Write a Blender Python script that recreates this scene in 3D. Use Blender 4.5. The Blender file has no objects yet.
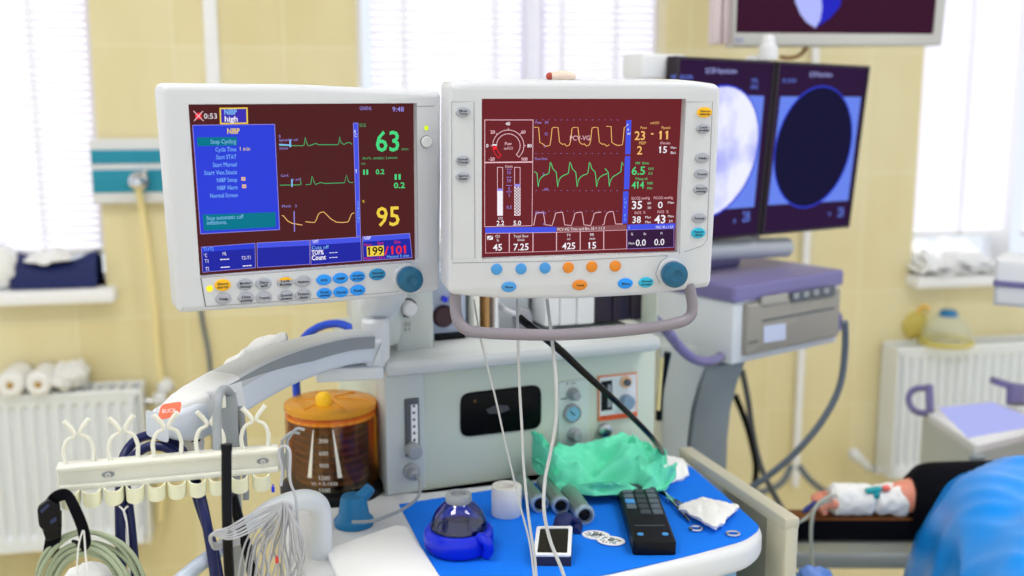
import bpy, bmesh, math, random
from mathutils import Vector, Matrix, noise
from mathutils.geometry import tessellate_polygon
random.seed(7)
PI = math.pi
SC = bpy.context.scene
COL = SC.collection

# ------------------------------------------------------------------ camera
F = 1100.0
PITCH = math.radians(10)
CAM = Vector((0, 0, 1.45))
FW = Vector((0, math.cos(PITCH), -math.sin(PITCH)))
UP = Vector((0, math.sin(PITCH), math.cos(PITCH)))
cd = bpy.data.cameras.new('camera')
cam = bpy.data.objects.new('camera', cd)
COL.objects.link(cam)
cam.location = CAM
cam.rotation_euler = (PI / 2 - PITCH, 0, 0)
cd.sensor_width = 36
cd.lens = 36 * F / 1024
cd.clip_start = 0.05
cd.dof.use_dof = True
cd.dof.focus_distance = 1.47
cd.dof.aperture_fstop = 2.5
SC.camera = cam


def ray(px, py):
    return FW + Vector(((px - 512) / F, 0, 0)) + UP * ((288 - py) / F)


def at(px, py, Y):
    d = ray(px, py)
    return CAM + d * (Y / d.y)


def atz(px, py, z):
    d = ray(px, py)
    return CAM + d * ((z - CAM.z) / d.z)


class Frame:
    """A rigid frame: x to the right, y away from the viewer, z up."""
    def __init__(s, o, yaw=0, tilt=0):
        s.o = Vector(o)
        s.m = Matrix.Translation(s.o) @ Matrix.Rotation(math.radians(yaw), 4, 'Z') @ Matrix.Rotation(math.radians(tilt), 4, 'X')
        s.i = s.m.inverted()

    def hit(s, px, py, y0=0.0):
        c = s.i @ CAM
        d = s.i.to_3x3() @ ray(px, py)
        p = c + d * ((y0 - c.y) / d.y)
        return (p.x, p.z)

    def hits(s, pts, y0=0.0):
        return [s.hit(a, b, y0) for a, b in pts]

    def w(s, x, y, z):
        return s.m @ Vector((x, y, z))

    def pw(s, px, py, y0=0.0):
        x, z = s.hit(px, py, y0)
        return s.w(x, y0, z)


ID = Frame((0, 0, 0))

# ------------------------------------------------------------------ materials


def lin(c):
    c = c / 255.0
    return c / 12.92 if c <= 0.04045 else ((c + 0.055) / 1.055) ** 2.4


def rgb(r, g, b):
    return (lin(r), lin(g), lin(b), 1)


def base_mat(name):
    m = bpy.data.materials.new(name)
    m.use_nodes = True
    nt = m.node_tree
    nt.nodes.clear()
    out = nt.nodes.new('ShaderNodeOutputMaterial')
    return m, nt, out


def mat(name, c, rough=0.45, metal=0.0, spec=0.4, bump=0.0, bscale=60.0, vary=0.03, sss=0.0, coat=0.0):
    m, nt, out = base_mat(name)
    b = nt.nodes.new('ShaderNodeBsdfPrincipled')
    b.inputs['Roughness'].default_value = rough
    b.inputs['Metallic'].default_value = metal
    b.inputs['Specular IOR Level'].default_value = spec
    b.inputs['Coat Weight'].default_value = coat
    tc = nt.nodes.new('ShaderNodeTexCoord')
    n = nt.nodes.new('ShaderNodeTexNoise')
    n.inputs['Scale'].default_value = 9
    n.inputs['Detail'].default_value = 3
    nt.links.new(tc.outputs['Object'], n.inputs['Vector'])
    mx = nt.nodes.new('ShaderNodeMix')
    mx.data_type = 'RGBA'
    col = rgb(*c)
    mx.inputs[6].default_value = tuple(v * (1 - vary) for v in col[:3]) + (1,)
    mx.inputs[7].default_value = tuple(min(1, v * (1 + vary)) for v in col[:3]) + (1,)
    nt.links.new(n.outputs['Fac'], mx.inputs[0])
    nt.links.new(mx.outputs[2], b.inputs['Base Color'])
    if sss:
        b.inputs['Subsurface Weight'].default_value = sss
        b.inputs['Subsurface Radius'].default_value = (0.01, 0.004, 0.002)
    if bump:
        n2 = nt.nodes.new('ShaderNodeTexNoise')
        n2.inputs['Scale'].default_value = bscale
        n2.inputs['Detail'].default_value = 4
        nt.links.new(tc.outputs['Object'], n2.inputs['Vector'])
        bp = nt.nodes.new('ShaderNodeBump')
        bp.inputs['Strength'].default_value = bump
        bp.inputs['Distance'].default_value = 0.004
        nt.links.new(n2.outputs['Fac'], bp.inputs['Height'])
        nt.links.new(bp.outputs['Normal'], b.inputs['Normal'])
    nt.links.new(b.outputs[0], out.inputs[0])
    return m


def emit(name, c, s=1.0, rough=0.3, spec=0.0):
    """A lit display surface: glows in its own colour, with a slight gloss."""
    m, nt, out = base_mat(name)
    b = nt.nodes.new('ShaderNodeBsdfPrincipled')
    b.inputs['Base Color'].default_value = (0.004, 0.004, 0.004, 1)
    b.inputs['Roughness'].default_value = rough
    b.inputs['Specular IOR Level'].default_value = spec
    b.inputs['Emission Color'].default_value = rgb(*c)
    b.inputs['Emission Strength'].default_value = s
    nt.links.new(b.outputs[0], out.inputs[0])
    return m


def glass(name, c, refl=0.08, rough=0.05):
    """Thin clear or tinted wall: tinted see-through plus a fresnel gloss."""
    m, nt, out = base_mat(name)
    t = nt.nodes.new('ShaderNodeBsdfTransparent')
    t.inputs[0].default_value = rgb(*c)
    g = nt.nodes.new('ShaderNodeBsdfGlossy')
    g.inputs['Roughness'].default_value = rough
    f = nt.nodes.new('ShaderNodeLayerWeight')
    f.inputs[0].default_value = 0.25
    ml = nt.nodes.new('ShaderNodeMath')
    ml.operation = 'MULTIPLY_ADD'
    ml.inputs[1].default_value = 0.6
    ml.inputs[2].default_value = refl * 0.4
    ml.use_clamp = True
    nt.links.new(f.outputs['Fresnel'], ml.inputs[0])
    mx = nt.nodes.new('ShaderNodeMixShader')
    nt.links.new(ml.outputs[0], mx.inputs[0])
    nt.links.new(t.outputs[0], mx.inputs[1])
    nt.links.new(g.outputs[0], mx.inputs[2])
    nt.links.new(mx.outputs[0], out.inputs[0])
    return m


def cloudy(name, c, amt=0.5, rough=0.3):
    """Milky or tinted plastic: part see-through, part solid colour."""
    m, nt, out = base_mat(name)
    t = nt.nodes.new('ShaderNodeBsdfTransparent')
    t.inputs[0].default_value = rgb(*c)
    b = nt.nodes.new('ShaderNodeBsdfPrincipled')
    b.inputs['Base Color'].default_value = rgb(*c)
    b.inputs['Roughness'].default_value = rough
    mx = nt.nodes.new('ShaderNodeMixShader')
    mx.inputs[0].default_value = amt
    nt.links.new(t.outputs[0], mx.inputs[1])
    nt.links.new(b.outputs[0], mx.inputs[2])
    nt.links.new(mx.outputs[0], out.inputs[0])
    return m


def translucent(name, c, k=0.6):
    m, nt, out = base_mat(name)
    d = nt.nodes.new('ShaderNodeBsdfDiffuse')
    d.inputs[0].default_value = rgb(*c)
    t = nt.nodes.new('ShaderNodeBsdfTranslucent')
    t.inputs[0].default_value = rgb(*c)
    mx = nt.nodes.new('ShaderNodeMixShader')
    mx.inputs[0].default_value = k
    nt.links.new(d.outputs[0], mx.inputs[1])
    nt.links.new(t.outputs[0], mx.inputs[2])
    nt.links.new(mx.outputs[0], out.inputs[0])
    return m


def tile_mat():
    m, nt, out = base_mat('cream wall tiles')
    tc = nt.nodes.new('ShaderNodeTexCoord')
    sp = nt.nodes.new('ShaderNodeSeparateXYZ')
    cb = nt.nodes.new('ShaderNodeCombineXYZ')
    nt.links.new(tc.outputs['Object'], sp.inputs[0])
    nt.links.new(sp.outputs['X'], cb.inputs['X'])
    nt.links.new(sp.outputs['Z'], cb.inputs['Y'])
    mp = nt.nodes.new('ShaderNodeMapping')
    mp.inputs['Location'].default_value = (0.03, -0.06, 0)
    nt.links.new(cb.outputs[0], mp.inputs[0])
    br = nt.nodes.new('ShaderNodeTexBrick')
    br.offset = 0
    br.inputs['Scale'].default_value = 1
    br.inputs['Brick Width'].default_value = 0.30
    br.inputs['Row Height'].default_value = 0.38
    br.inputs['Mortar Size'].default_value = 0.0022
    br.inputs['Mortar Smooth'].default_value = 0.3
    br.inputs['Bias'].default_value = 0
    br.inputs['Color1'].default_value = rgb(230, 219, 176)
    br.inputs['Color2'].default_value = rgb(226, 212, 162)
    br.inputs['Mortar'].default_value = rgb(236, 228, 194)
    nt.links.new(mp.outputs[0], br.inputs[0])
    n = nt.nodes.new('ShaderNodeTexNoise')
    n.inputs['Scale'].default_value = 3.5
    n.inputs['Detail'].default_value = 5
    st = nt.nodes.new('ShaderNodeMapping')
    st.inputs['Scale'].default_value = (2.2, 1, 0.7)
    nt.links.new(tc.outputs['Object'], st.inputs[0])
    nt.links.new(st.outputs[0], n.inputs['Vector'])
    mx = nt.nodes.new('ShaderNodeMix')
    mx.data_type = 'RGBA'
    mx.blend_type = 'SOFT_LIGHT'
    mx.inputs[0].default_value = 0.35
    nt.links.new(br.outputs[0], mx.inputs[6])
    nt.links.new(n.outputs['Fac'], mx.inputs[7])
    b = nt.nodes.new('ShaderNodeBsdfPrincipled')
    b.inputs['Roughness'].default_value = 0.22
    b.inputs['Specular IOR Level'].default_value = 0.45
    nt.links.new(mx.outputs[2], b.inputs['Base Color'])
    nt.links.new(b.outputs[0], out.inputs[0])
    return m


WHITE = mat('white plastic', (222, 224, 228), 0.38)
CASE = mat('white monitor casing', (206, 209, 216), 0.42)
CASE2 = mat('pale panel plastic', (214, 220, 226), 0.42)
MINT = mat('pale mint enamel', (202, 211, 198), 0.4)
MINT2 = mat('pale grey green enamel', (197, 204, 203), 0.42)
LEDGE = mat('light grey ledge', (198, 203, 204), 0.4)
BEIGE = mat('beige enamel', (200, 196, 176), 0.45)
GREY = mat('mid grey plastic', (150, 156, 162), 0.45)
DGREY = mat('dark grey plastic', (84, 90, 98), 0.45)
COLG = mat('blue grey column paint', (140, 150, 158), 0.4)
LILAC = mat('lavender plastic', (118, 113, 162), 0.42)
HANDLE = mat('mauve grey handle', (138, 131, 141), 0.3)
BLACK = mat('black plastic', (9, 10, 16), 0.4, spec=0.2)
BLACKR = mat('black rubber', (8, 9, 14), 0.14, spec=0.18)
BLACKF = mat('black fabric', (9, 10, 18), 0.85, spec=0.1, bump=0.3, bscale=300)
NAVY = mat('navy blue hose', (16, 26, 84), 0.35)
BLUEH = mat('royal blue hose', (18, 70, 200), 0.35)
CREAM = mat('ivory plastic', (230, 230, 220), 0.4)
IVORY = mat('warm ivory loops', (232, 233, 206), 0.4)
SAGE = mat('sage green cable', (160, 172, 146), 0.5)
WIRE = mat('grey lead wire', (186, 188, 196), 0.4)
TUBEW = mat('white tubing', (188, 190, 192), 0.35)
STEEL = mat('brushed steel', (190, 192, 196), 0.25, metal=1.0)
CHROME = mat('polished chrome', (215, 215, 220), 0.1, metal=1.0)
SILVER = mat('silver bezel', (196, 196, 192), 0.35, metal=0.25)
TAN = mat('taupe printer front', (150, 147, 138), 0.45)
GBTN = mat('grey button', (164, 168, 180), 0.5)
YBTN = mat('yellow button', (246, 186, 16), 0.45)
BBTN = mat('bright blue button', (30, 148, 246), 0.45)
SBTN = mat('sky blue button', (70, 150, 220), 0.45)
TBTN = mat('teal blue button', (36, 138, 196), 0.45)
CBTN = mat('cyan button', (40, 178, 214), 0.45)
OBTN = mat('orange button', (226, 136, 36), 0.45)
KNOB = mat('teal rotary knob', (22, 92, 128), 0.35)
INK = mat('dark caption ink', (24, 26, 40), 0.6)
LINE = mat('grey panel outline', (150, 152, 158), 0.6)
TEAL = mat('teal panel stripe', (24, 142, 172), 0.4)
CLOTHB = mat('blue table cloth', (20, 122, 244), 0.75, spec=0.15, bump=0.15, bscale=200)
DRAPE = mat('glossy blue surgical drape', (22, 150, 252), 0.3, spec=0.4, bump=0.1, bscale=14)
GREEN = mat('mint green surgical cloth', (102, 224, 186), 0.6, bump=0.25, bscale=40)
GAUZE = mat('white gauze', (240, 240, 240), 0.9, bump=0.4, bscale=150)
PAPER = mat('white paper', (242, 243, 245), 0.7)
NAVYCL = mat('navy cloth bag', (18, 32, 92), 0.6, bump=0.3)
ROYAL = mat('royal blue plastic', (14, 40, 214), 0.28)
TEALC = mat('teal silicone', (18, 116, 172), 0.4)
SKIN = mat('skin', (232, 152, 128), 0.5, sss=0.15)
RAD = mat('white radiator enamel', (232, 237, 242), 0.35)
RADDK = mat('grey radiator end', (120, 138, 140), 0.4)
CORE = mat('brown card core', (178, 140, 60), 0.7)
REDP = mat('orange red print', (236, 122, 90), 0.5)
ORANGE = mat('orange label band', (232, 92, 40), 0.5)
YELLOW = mat('yellow plastic', (250, 196, 20), 0.4)
BROWN = mat('brown rubber edge', (116, 70, 34), 0.6, spec=0.2)
HOSEC = mat('cream oxygen hose', (236, 220, 160), 0.4)
HOSEG = mat('slate grey hose', (98, 110, 124), 0.4)
BROWNC = mat('tan cable', (170, 130, 80), 0.5)
BELLOW = mat('dark olive bellows rubber', (116, 122, 74), 0.5)
AMBER = glass('amber clear plastic', (250, 208, 104), 0.12)
AMBERS = cloudy('amber lid plastic', (246, 186, 56), 0.6, 0.12)
CLEAR = glass('clear plastic', (240, 244, 244), 0.15)
BLUEGL = glass('dark blue clear plastic', (150, 170, 232), 0.22, 0.03)
PANE = glass('window glass', (250, 252, 255), 0.05)
DGLASS = mat('black window', (6, 6, 8), 0.25, spec=0.12)
DIAL = mat('gauge dial', (120, 176, 206), 0.3)
MASKC = cloudy('yellowish clear mask', (248, 251, 248), 0.2, 0.1)
MASKY = cloudy('yellow clear rim', (244, 234, 150), 0.4, 0.2)
BLIND = translucent('white blind slats', (244, 242, 252), 0.55)
TAPEW = translucent('white ladder tape', (252, 252, 252), 0.7)
FLOORM = mat('cream floor', (236, 222, 178), 0.25, vary=0.05)
CEILM = mat('white ceiling', (240, 240, 238), 0.8)
LAMPM = emit('added lamp diffuser', (255, 252, 248), 12.0)
FRAMEW = mat('white window frame', (245, 246, 250), 0.4)
TILE = tile_mat()

# display colours
S_FLARE = emit('display flare maroon', (78, 32, 34))  # left screen background: reddish flare and reflection put into its even glow
S_FLARE2 = emit('display flare wine', (106, 36, 42))  # right screen background with the same flare tint painted into the glow
S_BLUE = emit('display blue', (46, 64, 214))
S_BLUE2 = emit('display light blue', (70, 84, 226))
S_NAVY = emit('display navy', (34, 40, 160))
S_TEAL = emit('display teal', (4, 116, 138))
S_WHITE = emit('display white', (240, 236, 244))
S_PINK = emit('display pale pink', (236, 190, 200))
S_LIL = emit('display lilac', (150, 140, 226))
S_GREEN = emit('display green', (70, 214, 130))
S_DGREEN = emit('display trace green', (66, 176, 110))
S_YEL = emit('display yellow', (238, 206, 70))
S_AMB = emit('display amber', (246, 190, 110))
S_RED = emit('display red', (236, 40, 50))
S_CYAN = emit('display pale cyan', (130, 190, 244))
S_BLK = emit('display black', (14, 10, 22))
S_BRN = emit('display brown banner', (136, 80, 84))
S_DKB = emit('display deep navy', (20, 18, 52))
S_PUR = emit('display dark purple', (44, 22, 58))
S_SKY = emit('display cornflower', (104, 132, 234))
S_ION = emit('display pale blue glow', (176, 184, 250))
S_LCD = emit('display lavender touch panel', (176, 182, 240))
LEDY = emit('yellow lamp', (255, 220, 40), 1.3)

# ------------------------------------------------------------------ mesh builder


def rounded(pts, r, seg=4):
    out = []
    n = len(pts)
    for i in range(n):
        rr = r[i] if isinstance(r, (list, tuple)) else r
        p, a, b = Vector(pts[i]), Vector(pts[i - 1]), Vector(pts[(i + 1) % n])
        if rr <= 0:
            out.append((p.x, p.y))
            continue
        da, db = (a - p), (b - p)
        k = min(rr, da.length * .45, db.length * .45)
        s, e = p + da.normalized() * k, p + db.normalized() * k
        for j in range(seg + 1):
            t = j / seg
            q = s.lerp(p, t).lerp(p.lerp(e, t), t)
            out.append((q.x, q.y))
    return out


def rect(x0, z0, x1, z1, r=0, seg=4):
    p = [(x0, z0), (x1, z0), (x1, z1), (x0, z1)]
    return rounded(p, r, seg) if r else p


def oval(cx, cz, rx, rz, n=20):
    return [(cx + rx * math.cos(2 * PI * i / n), cz + rz * math.sin(2 * PI * i / n)) for i in range(n)]


def inset(pts, d):
    n = len(pts)
    ar = sum(pts[i - 1][0] * pts[i][1] - pts[i][0] * pts[i - 1][1] for i in range(n))
    sg = 1 if ar > 0 else -1
    out = []
    for i in range(n):
        p, a, b = Vector(pts[i]), Vector(pts[i - 1]), Vector(pts[(i + 1) % n])
        e1, e2 = (p - a), (b - p)
        if e1.length < 1e-9 or e2.length < 1e-9:
            e1 = e2 = (b - a)
        e1.normalize()
        e2.normalize()
        n1, n2 = Vector((-e1.y, e1.x)) * sg, Vector((-e2.y, e2.x)) * sg
        m = (n1 + n2)
        if m.length < 1e-6:
            m = n1
        m.normalize()
        k = d / max(0.35, m.dot(n1))
        q = p + m * k
        out.append((q.x, q.y))
    return out


def catmull(pts, n=6, closed=False):
    P = [Vector(p) for p in pts]
    if len(P) < 3:
        return P
    out = []
    N = len(P)
    for i in range(N if closed else N - 1):
        if closed:
            p0, p1, p2, p3 = P[i - 1], P[i], P[(i + 1) % N], P[(i + 2) % N]
        else:
            p0, p1, p2, p3 = P[max(0, i - 1)], P[i], P[i + 1], P[min(N - 1, i + 2)]
        for k in range(n):
            t = k / n
            out.append(0.5 * ((2 * p1) + (p2 - p0) * t + (2 * p0 - 5 * p1 + 4 * p2 - p3) * t * t + (3 * p1 - p0 - 3 * p2 + p3) * t ** 3))
    if not closed:
        out.append(P[-1])
    return out


class MB:
    def __init__(s, fr=None):
        s.v, s.f, s.mi, s.mats = [], [], [], []
        s.m = (fr or ID).m
        s.fr = fr or ID

    def mat(s, m):
        if m not in s.mats:
            s.mats.append(m)
        return s.mats.index(m)

    def add(s, vs, fs, m, T=None):
        M = s.m @ T if T is not None else s.m
        o = len(s.v)
        s.v += [M @ Vector(p) for p in vs]
        k = s.mat(m)
        for f in fs:
            s.f.append([o + i for i in f])
            s.mi.append(k)
        return s

    def plate(s, out, y0, y1, m, b=0.0, holes=(), T=None, seg=3, back=True, hole_depth=None, bb=0.0):
        """Outline in x,z given thickness from y0 (front) to y1 (back) with a rounded front edge."""
        n = len(out)
        sg = 1 if y1 > y0 else -1
        ys, loops = [], []
        if b > 0:
            for k in range(seg + 1):
                a = k / seg * PI / 2
                loops.append(inset(out, b * (1 - math.sin(a))))
                ys.append(y0 + sg * b * (1 - math.cos(a)))
        else:
            loops.append(out)
            ys.append(y0)
        if bb > 0:
            for k in range(seg + 1):
                a = k / seg * PI / 2
                loops.append(inset(out, bb * (1 - math.cos(a))))
                ys.append(y1 - sg * bb * (1 - math.sin(a)))
        else:
            loops.append(out)
            ys.append(y1)
        vs, fs = [], []
        for lp, y in zip(loops, ys):
            vs += [(p[0], y, p[1]) for p in lp]
        for k in range(len(loops) - 1):
            for i in range(n):
                j = (i + 1) % n
                fs.append((k * n + i, k * n + j, (k + 1) * n + j, (k + 1) * n + i))
        if holes:
            allp = [loops[0]] + list(holes)
            tess = tessellate_polygon([[Vector((p[0], p[1], 0)) for p in lp] for lp in allp])
            idx = list(range(n))
            hd = hole_depth if hole_depth is not None else y1
            for h in holes:
                o = len(vs)
                vs += [(p[0], y0, p[1]) for p in h]
                idx += list(range(o, o + len(h)))
                o2 = len(vs)
                vs += [(p[0], hd, p[1]) for p in h]
                for i in range(len(h)):
                    j = (i + 1) % len(h)
                    fs.append((o + i, o + j, o2 + j, o2 + i))
            for t in tess:
                fs.append(tuple(idx[i] for i in t))
            if hole_depth is None:
                back = False
                o = (len(loops) - 1) * n
                bidx = list(range(o, o + n))
                o3 = len(loops) * n
                for h in holes:
                    bidx += list(range(o3 + len(h), o3 + 2 * len(h)))
                    o3 += 2 * len(h)
                for t in tess:
                    fs.append(tuple(bidx[i] for i in reversed(t)))
        else:
            fs.append(tuple(range(n)))
        if back:
            o = (len(loops) - 1) * n
            fs.append(tuple(o + i for i in reversed(range(n))))
        return s.add(vs, fs, m, T)

    def box(s, x0, x1, y0, y1, z0, z1, m, b=0.0, T=None):
        b = min(b, abs(x1 - x0) * .45, abs(z1 - z0) * .45, abs(y1 - y0) * .45)
        o = rect(x0, z0, x1, z1, b, 2) if b else rect(x0, z0, x1, z1)
        return s.plate(o, y0, y1, m, b, T=T, bb=b, seg=2)

    def slab(s, out, ztop, zbot, m, b=0.0, T=None, bb=0.0, seg=3):
        """Outline in x,y, given thickness down from ztop to zbot."""
        R = Matrix(((1, 0, 0, 0), (0, 0, 1, 0), (0, -1, 0, 0), (0, 0, 0, 1)))  # (x,y,z)->(x,z,-y)
        TT = R if T is None else T @ R
        return s.plate(out, -ztop, -zbot, m, b, T=TT, bb=bb, seg=seg)

    def flat(s, out, y, m, T=None):
        return s.add([(p[0], y, p[1]) for p in out], [tuple(range(len(out)))], m, T)

    def ribbon(s, pts, wd, y, m):
        """A flat stroke along x,z points."""
        P = [Vector(p) for p in pts]
        L, R = [], []
        for i, p in enumerate(P):
            d = (P[min(i + 1, len(P) - 1)] - P[max(i - 1, 0)])
            d = d.normalized() if d.length > 0 else Vector((1, 0))
            nn = Vector((-d.y, d.x)) * wd / 2
            L.append(p + nn)
            R.append(p - nn)
        vs = [(p.x, y, p.y) for p in L] + [(p.x, y, p.y) for p in R]
        n = len(P)
        return s.add(vs, [(i, i + 1, n + i + 1, n + i) for i in range(n - 1)], m)

    def tube(s, pts, r, m, n=10, sm=6, closed=False, T=None, flatk=1.0):
        P = catmull(pts, sm, closed) if sm else [Vector(p) for p in pts]
        N = len(P)
        rad = r if isinstance(r, (list, tuple)) else None
        vs, fs = [], []
        up = None
        for i, p in enumerate(P):
            a = P[(i + 1) % N] if closed or i < N - 1 else P[i]
            c = P[i - 1] if closed or i > 0 else P[i]
            t = (a - c).normalized()
            if up is None:
                up = t.orthogonal().normalized() if abs(t.z) > .9 else (Vector((0, 0, 1)) - t * t.z).normalized()
            else:
                up = (up - t * up.dot(t)).normalized()
            sd = t.cross(up)
            if rad:
                x = i / (N - 1) * (len(rad) - 1)
                k = min(int(x), len(rad) - 2)
                rr = rad[k] + (rad[k + 1] - rad[k]) * (x - k)
            else:
                rr = r
            for j in range(n):
                g = 2 * PI * j / n
                vs.append(p + sd * (math.cos(g) * rr) + up * (math.sin(g) * rr * flatk))
        for i in range(N if closed else N - 1):
            for j in range(n):
                a, b2 = i * n + j, i * n + (j + 1) % n
                c2, d2 = ((i + 1) % N) * n + (j + 1) % n, ((i + 1) % N) * n + j
                fs.append((a, b2, c2, d2))
        if not closed:
            fs.append(tuple(reversed(range(n))))
            fs.append(tuple((N - 1) * n + j for j in range(n)))
        return s.add(vs, fs, m, T)

    def lathe(s, prof, m, o=(0, 0, 0), ax='Z', n=28, T=None, caps=True):
        vs, fs = [], []
        for (r, h) in prof:
            for j in range(n):
                g = 2 * PI * j / n
                c, q = r * math.cos(g), r * math.sin(g)
                p = {'Z': (c, q, h), 'Y': (c, h, q), 'X': (h, c, q)}[ax]
                vs.append((o[0] + p[0], o[1] + p[1], o[2] + p[2]))
        for i in range(len(prof) - 1):
            for j in range(n):
                fs.append((i * n + j, i * n + (j + 1) % n, (i + 1) * n + (j + 1) % n, (i + 1) * n + j))
        if caps:
            if prof[0][0] > 1e-6:
                fs.append(tuple(reversed(range(n))))
            if prof[-1][0] > 1e-6:
                fs.append(tuple((len(prof) - 1) * n + j for j in range(n)))
        return s.add(vs, fs, m, T)

    def ball(s, c, r, m, sq=(1, 1, 1), n=16, nz=0.0, T=None):
        vs, fs = [], []
        k = n // 2
        for i in range(k + 1):
            a = PI * i / k
            for j in range(n):
                g = 2 * PI * j / n
                d = Vector((math.sin(a) * math.cos(g), math.sin(a) * math.sin(g), math.cos(a)))
                q = 1 + (nz * noise.noise(d * 2.5 + Vector(c) * 9) if nz else 0)
                vs.append((c[0] + d.x * r * sq[0] * q, c[1] + d.y * r * sq[1] * q, c[2] + d.z * r * sq[2] * q))
        for i in range(k):
            for j in range(n):
                fs.append((i * n + j, (i + 1) * n + j, (i + 1) * n + (j + 1) % n, i * n + (j + 1) % n))
        return s.add(vs, fs, m, T)

    def grid(s, fn, nu, nv, m, thick=0.0, T=None):
        """Sheet from fn(u,v) -> point; with a thickness it gets a second side and rims."""
        P = [[Vector(fn(i / nu, j / nv)) for i in range(nu + 1)] for j in range(nv + 1)]
        vs = [p for row in P for p in row]
        W = nu + 1
        fs = [(j * W + i, j * W + i + 1, (j + 1) * W + i + 1, (j + 1) * W + i) for j in range(nv) for i in range(nu)]
        if thick:
            o = len(vs)
            for j in range(nv + 1):
                for i in range(nu + 1):
                    du = P[j][min(i + 1, nu)] - P[j][max(i - 1, 0)]
                    dv = P[min(j + 1, nv)][i] - P[max(j - 1, 0)][i]
                    nn = du.cross(dv)
                    nn = nn.normalized() if nn.length > 1e-12 else Vector((0, 0, 1))
                    vs.append(P[j][i] - nn * thick)
            fs += [tuple(o + k for k in reversed(f)) for f in fs]
            rim = [(0, i) for i in range(W)] + [(j, nu) for j in range(1, nv + 1)] + [(nv, i) for i in range(nu - 1, -1, -1)] + [(j, 0) for j in range(nv - 1, 0, -1)]
            ids = [j * W + i for j, i in rim]
            for a in range(len(ids)):
                b2 = (a + 1) % len(ids)
                fs.append((ids[b2], ids[a], o + ids[a], o + ids[b2]))
        return s.add(vs, fs, m, T)

    def glyphs(s, st, bold):
        """Outline mesh of a string, 0.7 units tall; figure one gets its flag."""
        def raw(t):
            cu = bpy.data.curves.new('t', 'FONT')
            cu.body = t
            cu.resolution_u = 2
            cu.offset = bold
            ob = bpy.data.objects.new('t', cu)
            me = bpy.data.meshes.new_from_object(ob)
            bpy.data.objects.remove(ob)
            bpy.data.curves.remove(cu)
            v = [(p.co.x, p.co.y) for p in me.vertices] if me else []
            f = [tuple(p.vertices) for p in me.polygons] if me else []
            if me:
                bpy.data.meshes.remove(me)
            return v, f
        if not (set(st) <= set('0123456789./:-') and '1' in st):
            return raw(st)
        V, Fc, cur = [], [], 0.0
        for c in st:
            if c == '1':
                t = 0.11 + bold * 2
                v = [(.30 - t, 0), (.30, 0), (.30, .70), (.30 - t * .8, .70), (.10, .60), (.10, .60 - t), (.30 - t, .66 - t)]
                f = [(0, 1, 2, 6), (2, 3, 4, 6), (4, 5, 6)]
                adv = 0.48
            else:
                v, f = raw(c)
                xs = [p[0] for p in v]
                w0 = max(xs) - min(xs)
                adv = 0.48 if c.isdigit() else w0 + 0.12
                v = [(p[0] - min(xs) + (adv - w0) / 2, p[1]) for p in v]
            o = len(V)
            V += [(p[0] + cur, p[1]) for p in v]
            Fc += [tuple(o + i for i in q) for q in f]
            cur += adv
        return V, Fc

    def text(s, st, x, z, h, m, y=-0.0012, wd=None, bold=0.0, T=None, al='L'):
        st = str(st)
        V, Fc = s.glyphs(st, bold)
        if V:
            xs = [p[0] for p in V]
            k = h / 0.70
            kx = k if wd is None else wd / max(1e-6, max(xs) - min(xs))
            x0 = min(xs) if al == 'L' else (max(xs) if al == 'R' else (min(xs) + max(xs)) / 2)
            s.add([(x + (p[0] - x0) * kx, y, z + p[1] * k) for p in V], Fc, m, T)
        return s

    def build(s, name, parent=None, label=None, cat=None, group=None, kind=None, smooth=True, ang=38, fix=True):
        me = bpy.data.meshes.new(name)
        if parent is not None:
            inv = WM[root_of(parent)].inverted()
            loc = None
        else:
            xs = [p.x for p in s.v]
            ys = [p.y for p in s.v]
            zs = [p.z for p in s.v]
            loc = Vector(((min(xs) + max(xs)) / 2, (min(ys) + max(ys)) / 2, min(zs)))
            yaw = s.fr.m.to_euler().z
            M0 = Matrix.Translation(loc) @ Matrix.Rotation(yaw, 4, 'Z')
            inv = M0.inverted()
        me.from_pydata([inv @ p for p in s.v], [], s.f)
        for m in s.mats:
            me.materials.append(m)
        me.polygons.foreach_set('material_index', s.mi)
        me.polygons.foreach_set('use_smooth', [smooth] * len(s.f))
        me.update()
        if fix:
            bm = bmesh.new()
            bm.from_mesh(me)
            bmesh.ops.recalc_face_normals(bm, faces=bm.faces)
            bm.to_mesh(me)
            bm.free()
        if smooth:
            me.set_sharp_from_angle(angle=math.radians(ang))
        o = bpy.data.objects.new(name, me)
        COL.objects.link(o)
        if parent is not None:
            o.parent = parent
            PAR[o.name] = parent
        else:
            o.location = loc
            o.rotation_euler = (0, 0, yaw)
            WM[o.name] = M0
        tag(o, label, cat, group, kind)
        return o


WM, PAR = {}, {}


def root_of(o):
    while o.name in PAR:
        o = PAR[o.name]
    return o.name


def tag(o, label=None, cat=None, group=None, kind=None):
    if label:
        o['label'] = label
    if cat:
        o['category'] = cat
    if group:
        o['group'] = group
    if kind:
        o['kind'] = kind
    return o


def thing(name, label, cat, fr, group=None):
    o = bpy.data.objects.new(name, None)
    COL.objects.link(o)
    o.empty_display_size = 0.05
    o.matrix_world = fr.m
    o.location = fr.m.to_translation()
    o.rotation_euler = fr.m.to_euler()
    WM[o.name] = fr.m.copy()
    return tag(o, label, cat, group)


def base(p, yaw=0):
    return Frame((p[0], p[1], p[2]), yaw)

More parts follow.
